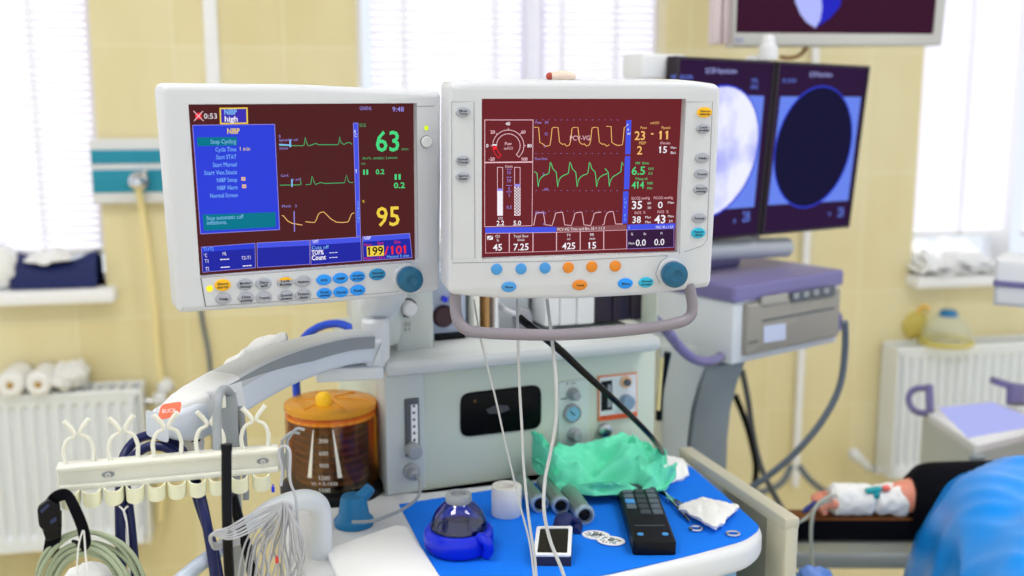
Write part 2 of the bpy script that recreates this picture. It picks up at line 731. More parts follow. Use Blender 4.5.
# ================================================================== SETTING
W = Frame((-1.2, 3.05, 0), 11.2)
U0, U1, ZT = -2.4, 4.2, 2.9
zs = W.hit(60, 287, 0)[1]                       # window sill height
w1 = (-1.3, W.hit(101, 200)[0])
w2 = (W.hit(357, 40)[0], W.hit(666, 40)[0])
w3 = (W.hit(917, 170)[0], 3.3)
zh = 2.45
zs3 = W.hit(960, 272, 0)[1]
bm_ = MB(W)
holes = [rect(a, z, b, zh) for (a, b), z in ((w1, zs), (w2, zs), (w3, zs3))]
bm_.plate(rect(U0, 0, U1, ZT), 0, 0.22, TILE, holes=holes)
bm_.build('wall_back', kind='structure', smooth=False)
fl = MB()
wl_, wr_ = W.w(U0, 0.2, 0), W.w(U1, 0.2, 0)
room = [(wl_.x, -1.6), (wr_.x, -1.6), (wr_.x, wr_.y), (wl_.x, wl_.y)]
fl.slab(room, 0, -0.1, FLOORM)
fl.build('floor', kind='structure', smooth=False)
ce = MB()
ce.slab(room, ZT + 0.1, ZT, CEILM)
ce.build('ceiling', kind='structure', smooth=False)


def window(name, a, b, z0, mull, fw=0.02):
    t = thing(name, None, None, Frame(W.w((a + b) / 2, 0.14, z0), 11.2))
    t['kind'] = 'structure'
    xs = [a + fw] + [m for m in mull] + [b - fw]
    m = MB(W)
    hs = []
    for i in range(len(xs) - 1):
        l = xs[i] + (0.035 if i else 0)
        r = xs[i + 1] - (0.035 if i < len(xs) - 2 else 0)
        hs.append(rect(l, z0 + fw, r, zh - fw))
    m.plate(rect(a, z0, b, zh), 0.12, 0.18, FRAMEW, holes=hs)
    m.build('window_frame', t, smooth=False)
    for h in hs:
        g = MB(W)
        g.plate(h, 0.148, 0.152, PANE)
        g.build('pane', t, smooth=False)
    return t


mu2 = W.hit(527, 40, 0.14)[0]
mu3 = W.hit(1004, 150, 0.14)[0]
wn1 = window('window_1', w1[0], w1[1], zs, [-0.6])
wn2 = window('window_2', w2[0], w2[1], zs, [mu2])
wn3 = window('window_3', w3[0], w3[1], zs3, [mu3])
for nm, (a, b), z, par in (('window_sill', w1, zs, wn1), ('window_sill', w2, zs, wn2), ('window_sill', w3, zs3, wn3)):
    s = MB(W)
    s.box(a - 0.015, b + 0.03, -0.07, 0.12, z - 0.038, z, FRAMEW, 0.008)
    s.build(nm, par)


def blind(a, b, z0, label, tapes):
    t = thing('window_blind', label, 'window blind', Frame(W.w((a + b) / 2, 0.06, z0), 11.2), 'slatted window blinds')
    m = MB(W)
    z = z0 + 0.02
    while z < zh - 0.06:
        m.add([(a, 0.063, z), (b, 0.063, z), (b, 0.048, z + 0.0225), (a, 0.048, z + 0.0225)], [(0, 1, 2, 3)], BLIND)
        z += 0.021
    m.build('slats', t, smooth=False)
    r = MB(W)
    r.box(a, b, 0.04, 0.07, z0, z0 + 0.018, FRAMEW, 0.003)
    r.build('bottom_rail', t)
    r = MB(W)
    r.box(a, b, 0.035, 0.075, zh - 0.05, zh - 0.003, FRAMEW, 0.003)
    r.build('head_rail', t)
    for px in tapes:
        u = W.hit(px, 40, 0.04)[0]
        k = MB(W)
        k.box(u - 0.009, u + 0.009, 0.040, 0.042, z0, zh - 0.05, TAPEW)
        k.build('ladder_tape', t, smooth=False)
    return t


blind(w1[0] + 0.02, w1[1] - 0.003, zs + 0.085, 'white slatted blind over the window above the navy bag', [30])
blind(w2[0] + 0.045, mu2 - 0.02, zs + 0.02, 'white slatted blind on the left sash of the window behind the monitors', [404, 495])
blind(mu2 + 0.02, w2[1] - 0.01, zs + 0.02, 'white slatted blind on the right sash of the window behind the monitors', [562, 616])
blind(w3[0] + 0.003, mu3 - 0.035, W.hit(950, 236, 0.05)[1], 'white slatted blind over the window above the crumpled papers', [973])
blind(mu3 + 0.035, w3[1] - 0.06, W.hit(1015, 236, 0.05)[1], 'white slatted blind cut by the right picture edge beside the window post', [])

# white ducts on the wall
t1 = MB(W)
a = W.hit(203, 0, -0.01)[0]
t1.box(a - 0.002, a + 0.036, -0.014, 0, W.hit(205, 300)[1], ZT - 0.002, FRAMEW, 0.004)
t1.build('trim_1', kind='structure')
t2 = MB(W)
u = W.hit(800, 400, -0.02)[0]
t2.tube([(u, -0.014, W.hit(797, 484)[1]), (u, -0.014, 1.0), (u, -0.014, 2.0), (u, -0.014, ZT - 0.002)], 0.0125, FRAMEW)
t2.build('trim_2', kind='structure')

# ceiling lamps added out of view to light the room
for k, (x, y, lab) in enumerate(((-0.9, 0.9, 'added unseen ceiling light panel above the monitors'), (1.3, 1.3, 'added unseen ceiling light panel above the operating table'))):
    t = thing('added_ceiling_light', lab, 'added ceiling light', Frame((x, y, ZT - 0.05)), 'added fill panels')
    m = MB()
    m.slab(rect(x - .42, y - .42, x + .42, y + .42), ZT - 0.001, ZT - 0.05, FRAMEW)
    m.build('frame', t, smooth=False)
    m = MB()
    m.slab(rect(x - .39, y - .39, x + .39, y + .39), ZT - 0.0505, ZT - 0.055, LAMPM)
    m.build('diffuser', t, smooth=False)

# ================================================================== THINGS ON THE BACK WALL
# gas outlet panel
G = Frame(W.pw(95, 200), 11.2)
t = thing('gas_outlet_panel', 'white wall panel with teal stripes and a chrome gas outlet', 'outlet panel', G)
x0, zb = G.hit(93, 204, -0.04)
x1 = G.hit(360, 204, -0.04)[0]
zt = G.hit(93, 139, -0.04)[1]
m = MB(G)
m.box(x0, x1, -0.045, 0, zb, zt, WHITE, 0.006)
m.build('housing', t)
for ya, yb in ((150, 164), (170, 193)):
    m = MB(G)
    m.box(x0 + 0.004, x1 - 0.004, -0.048, -0.044, G.hit(95, yb, -0.045)[1], G.hit(95, ya, -0.045)[1], TEAL, 0.001)
    m.build('stripe', t, label='teal stripe')
cx, cz = G.hit(139, 181, -0.06)
m = MB(G)
m.lathe([(0.020, -0.048), (0.020, -0.06), (0.026, -0.062), (0.026, -0.072), (0.017, -0.078), (0.014, -0.10), (0.010, -0.105), (0, -0.105)], CHROME, (cx, 0, cz), 'Y')
m.tube([(cx + .012, -0.066, cz + 0.01), (cx + 0.02, -0.07, cz + 0.03)], 0.006, CHROME, sm=0)
m.build('gas_outlet', t, label='chrome gas outlet')
m = MB(G)
pts = [(cx, -0.085, cz - 0.012)] + [(*G.hit(px, py, -0.05),) for px, py in ((142, 210), (148, 250), (154, 300), (157, 345), (162, 395), (164, 450), (160, 520))]
pts = [pts[0]] + [(p[0], -0.05, p[1]) for p in pts[1:]]
m.tube(pts, 0.0095, HOSEC)
m.build('oxygen_hose', label='cream oxygen hose hanging from the chrome wall outlet', cat='hose')

# radiators


def radiator(pxr, ytop, ybot, length, label, left, valve):
    X1, z1 = W.hit(pxr[0], ytop, -0.10)
    _, z0 = W.hit(pxr[0], ybot, -0.10)
    xa, xb = (X1 - length, X1) if left else (X1, X1 + length)
    xa, xb = (xa, xb) if left else (xa + 0.05, xb + 0.05)
    R = Frame(W.w((xa + xb) / 2, -0.06, z0), 11.2)
    h, L = z1 - z0, length / 2
    t = thing('radiator', label, 'radiator', R)
    for yy in (-0.045, 0.03):
        m = MB(R)
        n = int(length / 0.0333)
        out = []
        for i in range(n):
            c = -L + 0.012 + (i + .5) * (2 * L - 0.024) / n
            p = (2 * L - 0.024) / n
            d = 0.013
            out += [(c - p * .5, d), (c - p * .28, d), (c - p * .16, 0), (c + p * .16, 0), (c + p * .28, d)]
        out.append((L - 0.012, 0.013))
        vs, fs = [], []
        zz = [(0.0, 1.0), (0.03, 1.0), (0.05, 0), (h - 0.05, 0), (h - 0.03, 1.0), (h - 0.012, 1.0)]
        for z, k in zz:
            for (u, d) in out:
                vs.append((u, yy + d * (1 - k), z))
        w = len(out)
        for j in range(len(zz) - 1):
            for i in range(w - 1):
                fs.append((j * w + i, j * w + i + 1, (j + 1) * w + i + 1, (j + 1) * w + i))
        m.add(vs, fs, RAD)
        m.box(-L + 0.01, L - 0.01, yy + 0.0135, yy + 0.02, 0, h - 0.012, RAD)
        m.build('panel', t, smooth=False)
    m = MB(R)
    m.box(-L, L, -0.05, -0.038, h - 0.018, h, RAD, 0.003)
    m.box(-L, L, 0.040, 0.052, h - 0.018, h, RAD, 0.003)
    k = int(length / 0.03)
    for i in range(k):
        x = -L + 0.012 + i * (2 * L - 0.024) / k
        m.box(x, x + 0.012, -0.04, 0.045, h - 0.008, h - 0.004, RAD)
    m.build('top_grille', t, smooth=False)
    for sx in (-1, 1):
        m = MB(R)
        m.box(sx * L - 0.004, sx * L + 0.004, -0.05, 0.052, 0.0, h - 0.002, RAD, 0.002)
        m.build('end_panel', t, smooth=False)
    m = MB(R)
    if valve == 'top':
        m.tube([(L, 0, h - 0.05), (L + 0.035, 0, h - 0.05)], 0.011, STEEL, sm=0)
        m.lathe([(0.016, 0.03), (0.02, 0.036), (0.022, 0.05), (0.019, 0.062), (0.0, 0.066)], WHITE, (L, 0, h - 0.045), 'X')
        m.ball((L + 0.062, 0.015, h - 0.012), 0.024, WHITE)
        m.tube([(L + 0.062, 0.04, h - 0.012), (L + 0.062, 0.0, h - 0.012), (L + 0.05, 0, h - 0.05)], 0.009, WHITE)
    else:
        z = 0.015
        m.tube([(-L + 0.01, 0, z), (-L - 0.04, 0, z)], 0.012, WHITE, sm=0)
        m.tube([(-L - 0.035, 0, z), (-L - 0.06, 0, z + 0.015)], 0.014, STEEL, sm=0)
        m.tube([(-L - 0.06, 0, z + 0.015), (-L - 0.10, -0.01, z + 0.05), (-L - 0.115, -0.012, z + 0.062)], [0.013, 0.017, 0.019], WHITE, sm=0)
        m.ball((-L - 0.118, -0.012, z + 0.066), 0.021, WHITE)
    m.build('valve', t)
    return R, h, L


RA, ha, La = radiator((140, 0), 388, 543, 1.1, 'white panel radiator under the left window beside the hook rail', True, 'top')
RB, hb, Lb = radiator((884, 0), 348, 479, 1.0, 'white ribbed radiator beneath the right window', False, 'low')

# rolls on the left radiator
for k, (px, py, r, hole, lab) in enumerate(((11, 381, 0.036, True, 'white cotton roll with a brown core, at the far left on the radiator'),
                                            (39, 380, 0.034, True, 'white cotton roll with a brown core, middle of the three on the radiator'),
                                            (62, 377, 0.038, False, 'crumpled white cotton bundle without a core, end of the row on the radiator'))):
    x = RA.hit(px, py, -0.06)[0]
    z = ha + r * 0.93
    t = thing('cotton_roll', lab, 'cotton roll', Frame(RA.w(x, 0, ha), 11.2), 'cotton rolls on the radiator')
    m = MB(RA)
    if hole:
        m.grid(lambda u, v: (x + math.cos(2 * PI * u) * (0.009 + (r - 0.009) * min(1, v * 6)) * (1 + .09 * noise.noise((math.cos(2 * PI * u) * 2, math.sin(2 * PI * u) * 2, v * 4 + k * 7))),
                             -0.075 + 0.14 * max(0, v - 0.12) + 0.006 * math.sin(PI * min(1, v * 6)) * -1,
                             z + math.sin(2 * PI * u) * (0.009 + (r - 0.009) * min(1, v * 6)) * (1 + .09 * noise.noise((math.cos(2 * PI * u) * 2, math.sin(2 * PI * u) * 2, v * 4 + k * 7)))), 32, 16, GAUZE)
    else:
        m.ball((x, -0.01, ha + r * 1.0), r, GAUZE, (1.0, 1.7, 1.0), 28, 0.35)
        m.ball((x + 0.03, -0.0, ha + r * 1.05), r, GAUZE, (0.75, 1.4, 1.0), 24, 0.4)
    m.build('roll', t, ang=80)
    if hole:
        m = MB(RA)
        m.lathe([(0.0092, -0.077), (0.0092, 0.05)], CORE, (x, 0, z), 'Y', 16, caps=True)
        m.build('core', t, label='brown card core')

# things on the left sill
m = MB(W)
xa, xb = W.hit(12, 270, 0)[0], W.hit(100, 270, 0.02)[0]


def bagf(u, v):
    x = xa + (xb - xa) * u
    a = PI * v
    hgt = 0.088 * (0.78 + .35 * (2 * u - 1) ** 2 + 0.15 * noise.noise((u * 4, 0, 3)))
    return (x, 0.02 - 0.055 * math.cos(a) * (1 + .1 * noise.noise((u * 6, v * 3, 1))), zs + 0.002 + hgt * math.sin(a) ** 0.6)


m.grid(bagf, 28, 14, NAVYCL)
m.flat([(xa, zs + 0.002), (xa, zs + 0.07), (xa, zs + 0.07)], 0, NAVYCL)
m.build('cloth_bag', label='dark navy cloth bundle lying on the left window sill', cat='cloth bundle', ang=80)
m = MB(W)
x2a, x2b = W.hit(28, 255, 0)[0], W.hit(72, 255, 0)[0]
m.grid(lambda u, v: (x2a + (x2b - x2a) * u, -0.045 + 0.11 * v + .01 * noise.noise((u * 5, v * 5, 2)),
                     zs + 0.076 + 0.028 * math.sin(PI * v) * math.sin(PI * u) + 0.014 * noise.noise((u * 4, v * 3, 8)) + .012 * abs(2 * u - 1)), 26, 14, GAUZE, 0.006)
m.build('white_cloth', label='crumpled white cloth draped over the navy bundle on the sill', cat='cloth', ang=80)
m = MB(W)
bx = W.hit(2, 265, 0)[0]
m.ball((bx, 0.0, zs + 0.062), 0.055, PAPER, (0.9, 0.9, 1.15), 24, 0.25)
m.build('white_bag', label='rounded white bag on the sill at the left picture edge', cat='bag', ang=80)

# papers on the right sill
m = MB(W)
pa, pb = W.hit(912, 265, -0.03)[0], W.hit(1004, 265, -0.03)[0]
for k in range(3):
    def pf(u, v, k=k):
        x = pa + (pb - pa) * (u * (0.95 - .12 * k) + 0.06 * k)
        return (x, -0.085 + 0.19 * v + 0.01 * k, zs3 + 0.004 + 0.012 * k + 0.03 * v * (k + 1) * .6 + 0.018 * noise.noise((u * 5 + k * 3, v * 3, k)) + 0.012)
    m.grid(pf, 26, 10, PAPER, 0.004)
m.build('crumpled_papers', label='crumpled white papers spread along the right window sill', cat='papers', ang=60)

# grey cable under the left monitor along the wall
m = MB(W)
m.tube([(*[W.hit(px, py, -0.012)][0][:1], -0.012, W.hit(px, py, -0.012)[1]) for px, py in ((199, 300), (203, 325), (208, 350), (211, 378), (213, 420), (216, 480))], 0.006, HOSEG)
m.build('wall_cable', label='thin grey cable running down the wall below the left monitor', cat='cable')

# resuscitation mask on the right radiator
mx, mz = RB.hit(942, 366, -0.02)
MY = -0.035
t = thing('resuscitation_mask', 'clear dome mask with a blue top resting on the right radiator', 'mask', Frame(RB.w(mx, MY, hb), 11.2))
m = MB(RB)
m.lathe([(0.08, 0.012), (0.079, 0.03), (0.073, 0.055), (0.06, 0.078), (0.042, 0.092), (0.022, 0.100), (0.02, 0.105)], MASKC, (mx, MY, hb), 'Z', caps=False)
m.build('dome', t)
m = MB(RB)
m.tube([(mx + 0.078 * math.cos(a), MY + 0.075 * math.sin(a) * 0.95, hb + 0.0105) for a in [2 * PI * i / 20 for i in range(20)]], 0.010, MASKY, closed=True, sm=2)
m.build('rim', t, label='yellow cushion rim')
m = MB(RB)
m.lathe([(0.03, 0.094), (0.032, 0.098), (0.026, 0.106), (0.022, 0.114), (0, 0.116)], TEALC, (mx, MY, hb), 'Z')
m.build('connector', t, label='blue connector')
m = MB(RB)
bx, bz = RB.hit(918, 340, 0.04)
m.ball((bx, 0.06, hb + 0.048), 0.046, MASKY, (1.0, 0.45, 1.0), 20, 0.3)
m.tube([(bx + .0, 0.06, hb + 0.085), (bx + .02, 0.055, hb + 0.11), (bx + .04, 0.05, hb + 0.10)], 0.005, YELLOW)
m.build('breathing_bag', label='small crumpled yellow breathing bag behind the clear mask', cat='breathing bag', ang=80)
# ================================================================== IMAGING WORKSTATION (printer box, column, twin displays)
K = Frame(at(731.7, 366, 2.16), 37.5)            # lower near corner of the printer box
kt = thing('imaging_workstation', 'grey imaging cart with printer box, curved column and twin display mast', 'imaging cart', Frame((K.o.x, K.o.y, 0), 37.5))
bw, bzt = K.hit(842, 272)
bzb = 0.0
LV = K.hit(731.7, 286.7)[1]
lid_h = 0.032
DEP = 0.42
m = MB(K)
m.box(0, bw - 0.003, 0, DEP, 0.0, LV - lid_h, WHITE if False else CASE2, 0.008)
m.build('printer_box', kt)
m = MB(K)
m.slab(rect(-0.004, -0.006, bw + 0.004, DEP + 0.004, 0.012), LV, LV - lid_h, LILAC, 0.006)
m.build('lid', kt, label='lavender lid')
fx0, fz0 = K.hit(741, 357)
fx1, fz1 = K.hit(836, 287)
m = MB(K)
m.plate(rect(fx0, fz0 + 0.004, fx1, fz1 - .002, 0.006), -0.014, 0.004, TAN, 0.005)
sx0, sz0 = K.hit(763, 320, -0.014)
sx1, sz1 = K.hit(833, 308, -0.014)
m.build('printer', kt, label='taupe printer front')
pr = [o for o in kt.children if o.name.startswith('printer.') or o.name == 'printer'][-1] if kt.children else None
pf = Frame(K.w(0, -0.0145, 0), 37.5)
m = MB(pf)
a = pf.hits([(762, 320), (834, 307), (834, 309), (762, 322)])
m.flat(a, -0.0004, DGREY)
a = pf.hits([(790, 293), (834, 285.5), (834, 295), (790, 302)])
m.plate(a[::-1], -0.004, 0.0, DGREY, 0.001)
m.build('control_strip', kt, label='dark control strip')
m = MB(pf)
a = pf.hits([(761, 297), (787, 293), (787, 301.5), (761, 305.5)])
m.plate(a[::-1], -0.003, 0.0, mat('taupe cover', (166, 164, 154), 0.5), 0.001)
m.build('paper_cover', kt)
for px in (796, 806, 816, 826):
    c = pf.hit(px, 296 - (px - 796) * .17, -0.004)
    m = MB(pf)
    m.plate(rect(c[0] - 0.008, c[1] - 0.006, c[0] + 0.008, c[1] + 0.006, 0.002), -0.0065, -0.0035, GREY, 0.001)
    m.build('button', kt)
m = MB(pf)
a = pf.hits([(763.5, 326), (785.5, 323), (785.5, 339.5), (763.5, 343)])
m.flat(a, -0.0008, mat('pale sticker', (196, 206, 232), 0.5))
m.build('sticker', kt, label='pale blue sticker')
m = MB(pf)
m.text('BANQ', *pf.hit(748, 346), 0.010, DGREY, y=-0.0008) if False else m.ribbon(pf.hits([(748, 343), (758, 341)]), 0.006, -0.0008, mat('embossed badge', (118, 116, 110), 0.5))
m.build('badge', kt)
# box handle (lavender tube at its near left side)
m = MB(K)
hp = [at(664, 328, 1.98), at(676, 343, 1.98), at(688, 355, 2.0), at(700, 361, 2.04), at(713, 360.5, 2.09), K.w(-0.002, 0.03, 0.014)]
m2 = MB()
m2.tube([K.w(0.0, 0.30, 0.10), *hp], 0.0098, LILAC)
m2.build('handle', kt, label='lavender tube handle')
m = MB(K)
m.tube([(bw, 0.04, 0.05), (bw + 0.03, 0.03, 0.055), (bw + 0.036, 0.03, 0.03), (bw + 0.02, 0.03, 0.012)], 0.010, LILAC)
m.build('cable_hook', kt, label='lavender cable hook')
# curved column: profile in the side plane, extruded across
pxs_r = [(746, 362), (737, 385), (731, 410), (728, 440), (727, 470), (727, 520)]
pxs_l = [(690, 520), (689, 470), (690, 440), (694, 410), (700, 385), (706, 366)]
CY = 0.10
Kc = Frame(K.w(0, CY, 0), 0)
c = Kc.hits(pxs_r + pxs_l)
zf = -K.o.z + 0.12
c = c[:5] + [(c[4][0], zf)] + [(c[7][0], zf)] + c[7:]
m = MB(Kc)
m.plate(c[::-1], 0, 0.12, COLG, 0.006)
m.build('column', kt, label='blue grey curved column')
c2 = Kc.hits([(708, 362), (699, 385), (692, 410), (688, 440), (687, 475)], -0.0)
c3 = Kc.hits([(662, 475), (661, 440), (661, 410), (660, 385), (659, 345), (700, 345)], 0.0)
c = c2[:4] + [(c2[4][0], zf), (c3[0][0], zf)] + c3[1:]
m = MB(Kc)
m.plate(c[::-1], -0.004, 0.20, MINT2, 0.01)
m.build('column_cover', kt, label='pale grey column cover')
m = MB(Kc)
m.box(c3[0][0] - 0.12, c[0][0] + 0.22, -0.2, 0.4, -K.o.z + 0.055, -K.o.z + 0.13, CASE2, 0.02)
m.build('cart_base', kt)
for sx, sy in ((-0.08, -0.14), (0.18, -0.14), (-0.08, 0.34), (0.18, 0.34)):
    m = MB(Kc)
    m.lathe([(0.012, -0.018), (0.0275, -0.016), (0.0275, 0.016), (0.012, 0.018)], BLACKR, (c3[0][0] + sx + .05, sy, -K.o.z + 0.0285), 'X', 18)
    m.build('caster', kt)
# hinge bar under the displays and its pedestal
DY = 2.33
D = Frame(at(764, 148, DY), 37.0)
m = MB(D)
p0 = D.pw(668, 251, 0.03)
p1 = D.pw(786, 247, 0.03)
m2 = MB()
m2.tube([p0, p1], 0.022, mat('silver grey hinge', (172, 178, 186), 0.35), n=18, sm=0)
m2.build('hinge_bar', kt)
m = MB(K)
m.box(bw * .10, bw * .62, 0.17, 0.30, LV, LV + 0.022, LILAC, 0.008)
m.build('pedestal', kt)
m = MB(D)
a = D.hit(768, 60, 0.03)
b2 = D.hit(768, 245, 0.06)
m.box(a[0] - 0.018, a[0] + 0.018, 0.045, 0.08, b2[1], a[1] + 0.01, WHITE, 0.006)
m.build('mast', kt, label='white mast between the displays')
m = MB(D)
m.lathe([(0.020, 0), (0.020, 0.028), (0.014, 0.032), (0.014, 0.045), (0.008, 0.052), (0, 0.053)], WHITE, (a[0], 0.03, a[1]), 'Z')
m.build('mast_cap', kt)
m = MB(D)
a = D.hits([(643, 53), (669, 53), (669, 79), (643, 78)], 0.03)
m.box(a[0][0], a[1][0] + .05, 0.03, 0.09, a[2][1], a[0][1], WHITE, 0.006)
m.build('arm_box', kt, label='white box behind the left display')


def display(corners, label, left):
    D2 = D
    q = D2.hits(corners)
    cx = sum(p[0] for p in q) / 4
    zb_ = min(p[1] for p in q)
    t = thing('display', label, 'medical display', Frame(D2.w(cx, 0, zb_), 37.0), 'twin imaging displays')
    m = MB(D2)
    inn = inset(q, 0.006)
    m.plate(q, -0.004, 0.026, mat('dark bezel', (46, 38, 48), 0.35, spec=0.2), 0.003, holes=[inn], hole_depth=0.002)
    m.build('bezel', t, smooth=True)
    s = MB(D2)
    s.flat(inn, 0.0005, S_PUR)
    return t, s


SEAM_T, SEAM_B = (776, 61), (759, 236)
tR, s = display([(777.5, 61.2), (869.5, 66), (848.5, 227.5), (760.5, 235.5)], 'twin imaging display with a plain dark oval on its blue screen', False)


def stri(m, pts, mm, y):
    m.flat(D.hits(pts), y, mm)


def poly_oval(pts4, n=40):
    """Ellipse through left, top, right, bottom image points, slanted with them."""
    (lx, ly), (tx, ty), (rx, ry), (bx, by) = pts4
    cx, cy = (lx + rx + tx + bx) / 4, (ly + ry + ty + by) / 4
    ux, uy = (rx - lx) / 2, (ry - ly) / 2
    vx, vy = (bx - tx) / 2, (by - ty) / 2
    return [(cx + ux * math.cos(2 * PI * i / n) + vx * math.sin(2 * PI * i / n), cy + uy * math.cos(2 * PI * i / n) + vy * math.sin(2 * PI * i / n)) for i in range(n)]


stri(s, [(780.5, 96.5), (861, 97), (848, 200.5), (768, 205)], S_SKY, -0.0002)
s.flat(D.hits(poly_oval([(774, 148), (821, 87.5), (851.5, 142), (805, 210)])), -0.0005, S_BLUE)
s.flat(D.hits(poly_oval([(775, 148), (821, 89), (850.5, 142), (805, 208.5)])), -0.0008, S_DKB)
s.text('QC/ED Reproduction', *D.hit(809, 76.5), 0.010, S_ION, wd=0.078)
s.text('HD_4D/30fr', *D.hit(782, 82.5), 0.0085, S_SKY, wd=0.045)
s.text('28', *D.hit(837, 217), 0.022, S_SKY, wd=.022)
s.text('e', *D.hit(828, 215.5), 0.012, S_SKY)
s.build('screen', tR, smooth=False)
tL, s = display([(677, 56), (775, 61), (758, 236), (664, 245)], 'twin imaging display with a glowing bright oval scan, half behind the ventilator monitor', True)
stri(s, [(668, 93), (764, 96), (754, 207), (660, 214)], S_SKY, -0.0002)
ov = poly_oval([(668, 160), (720, 86), (757.5, 146), (704, 216)])
s.flat(D.hits(poly_oval([(666, 160), (720, 84), (759, 146), (704, 218)])), -0.0004, S_BLUE)
# bright scan with an uneven edge, brighter towards its middle
mm, nt, out_ = base_mat('scan image')
tc = nt.nodes.new('ShaderNodeTexCoord')
nz = nt.nodes.new('ShaderNodeTexNoise')
nz.inputs['Scale'].default_value = 9
nz.inputs['Detail'].default_value = 3
nt.links.new(tc.outputs['Object'], nz.inputs['Vector'])
rp = nt.nodes.new('ShaderNodeValToRGB')
rp.color_ramp.elements[0].position = 0.30
rp.color_ramp.elements[0].color = rgb(150, 156, 244)
rp.color_ramp.elements[1].position = 0.56
rp.color_ramp.elements[1].color = rgb(236, 238, 255)
nt.links.new(nz.outputs['Fac'], rp.inputs[0])
em = nt.nodes.new('ShaderNodeEmission')
nt.links.new(rp.outputs[0], em.inputs[0])
nt.links.new(em.outputs[0], out_.inputs[0])
s.flat(D.hits(ov), -0.0007, mm)
s.text('QC/ED Reproduction', *D.hit(705, 73), 0.010, S_ION, wd=0.092)
s.text('HD_4D/30fr', *D.hit(671, 79), 0.0085, S_SKY, wd=0.06)
s.text('93%', *D.hit(751, 83), 0.009, S_SKY, wd=.02)
s.text('AAC', *D.hit(750, 89), 0.009, S_SKY, wd=.024)
s.text('28', *D.hit(742, 222), 0.022, S_SKY, wd=.022)
s.text('e', *D.hit(733, 223), 0.012, S_SKY)
s.build('screen', tL, smooth=False)

# hoses and cables behind the cart


def cable(name, pts, r, m, label, cat='cable', n=10):
    b = MB()
    b.tube([at(*p) for p in pts], r, m, n=n)
    return b.build(name, label=label, cat=cat)


cable('hose', [(845, 322, 2.25), (845, 350, 2.27), (840, 385, 2.28), (824, 418, 2.28), (798, 450, 2.28), (768, 476, 2.28), (738, 495, 2.28), (712, 510, 2.28)], 0.0074, HOSEG, 'thick slate grey hose looping from the printer box to the floor side', 'hose')
cable('power_cable', [(735, 395, 2.5), (745, 420, 2.5), (752, 445, 2.5), (756, 470, 2.5), (752, 500, 2.5)], 0.0075, BLACKR, 'black power cable hanging straight behind the curved column')
cable('power_cable', [(742, 370, 2.55), (748, 400, 2.55), (753, 435, 2.55), (762, 470, 2.55), (780, 505, 2.55), (800, 540, 2.55)], 0.007, DGREY, 'dark grey cable crossing behind the slate hose')
cable('skirting_cable', [(720, 478, 3.1), (755, 492, 3.2), (780, 484, 3.25), (791, 466, 3.3)], 0.010, HOSEG, 'dark cable drooping left from the foot of the white wall pipe')
cable('skirting_cable', [(799, 466, 3.3), (812, 482, 3.25), (835, 498, 3.1), (860, 512, 3.0)], 0.010, HOSEG, 'dark cable drooping right from the foot of the white wall pipe')

# upper wall display
V = Frame(at(838, 20, 2.6), 4)
vt = thing('wall_display', 'silver framed display hung high above the twin imaging displays', 'medical display', V)
q = V.hits([(732, -130), (955, -130), (940.5, 45.5), (731, 47)])
q = [(q[3][0], q[0][1]), (q[2][0] + .016, q[0][1]), q[2], q[3]]
inn = V.hits([(735.5, -110), (947, -110), (932, 34.3), (734.8, 33)])
inn = [(inn[3][0], q[0][1] - .03), (inn[2][0] + .012, q[0][1] - .03), inn[2], inn[3]]
m = MB(V)
m.plate(q, -0.008, 0.05, SILVER, 0.005, holes=[inn], hole_depth=0.0)
m.build('bezel', vt)
s = MB(V)
s.flat(inn, -0.001, S_FLARE if False else emit('display aubergine', (56, 20, 44)))
a = V.hits([(815, 28), (806, 22), (800, 14), (795, 2), (793, -20), (798, -45), (812, -60), (818, -40), (820, -10), (822, 8), (820, 20)])
s.flat(a, -0.0018, S_ION)
a = V.hits([(815, 28), (820, 20), (822, 8), (820, -10), (818, -40), (834, -40), (842, -10), (840, 6), (830, 18)])
s.flat(a, -0.0018, emit('display deep blue', (36, 40, 190)))
s.build('screen', vt, smooth=False)
m = MB(V)
m.text('EIZD', *V.hit(734, 42), 0.009, S_BLUE if False else mat('blue logo', (96, 100, 190), 0.5), y=-0.0088, wd=0.02)
m.build('logo', vt)
m = MB(V)
for px0, px1, yy in ((713, 721, 0.0), (722, 731, 0.01)):
    a0, a1 = V.hit(px0, 44, yy), V.hit(px1, 44, yy)
    m.box(a0[0], a1[0], yy, yy + 0.05, a0[1], a0[1] + 0.5, mat('pinkish grey bracket', (216, 200, 204), 0.45), 0.004)
m.build('bracket', vt)
m = MB(V)
m.box(-0.05, 0.05, 0.05, 0.09, 0.0, 0.35, SILVER, 0.006)
b_ = W.i @ V.w(0, 0, 0)
m.box(-0.03, 0.03, 0.085, -b_.y - 0.004, 0.28, 0.34, SILVER, 0.004)
m.build('wall_arm', vt)
cable('display_cable', [(780, 57, 2.62), (790, 58, 2.62), (800, 55, 2.62), (806, 48, 2.64), (808, 40, 2.68)], 0.005, BROWNC, 'tan cable curling out beneath the high silver display')

# ================================================================== DEVICES AT THE RIGHT EDGE
Rt = Frame(at(925, 412, 2.5), -20)
rt = thing('ventilator_cart', 'pale grey device with a lavender touch panel and purple handles', 'medical device', Frame((Rt.o.x, Rt.o.y, 0), -20))


def rz(px, py, z):
    return Rt.i @ atz(px, py, z)


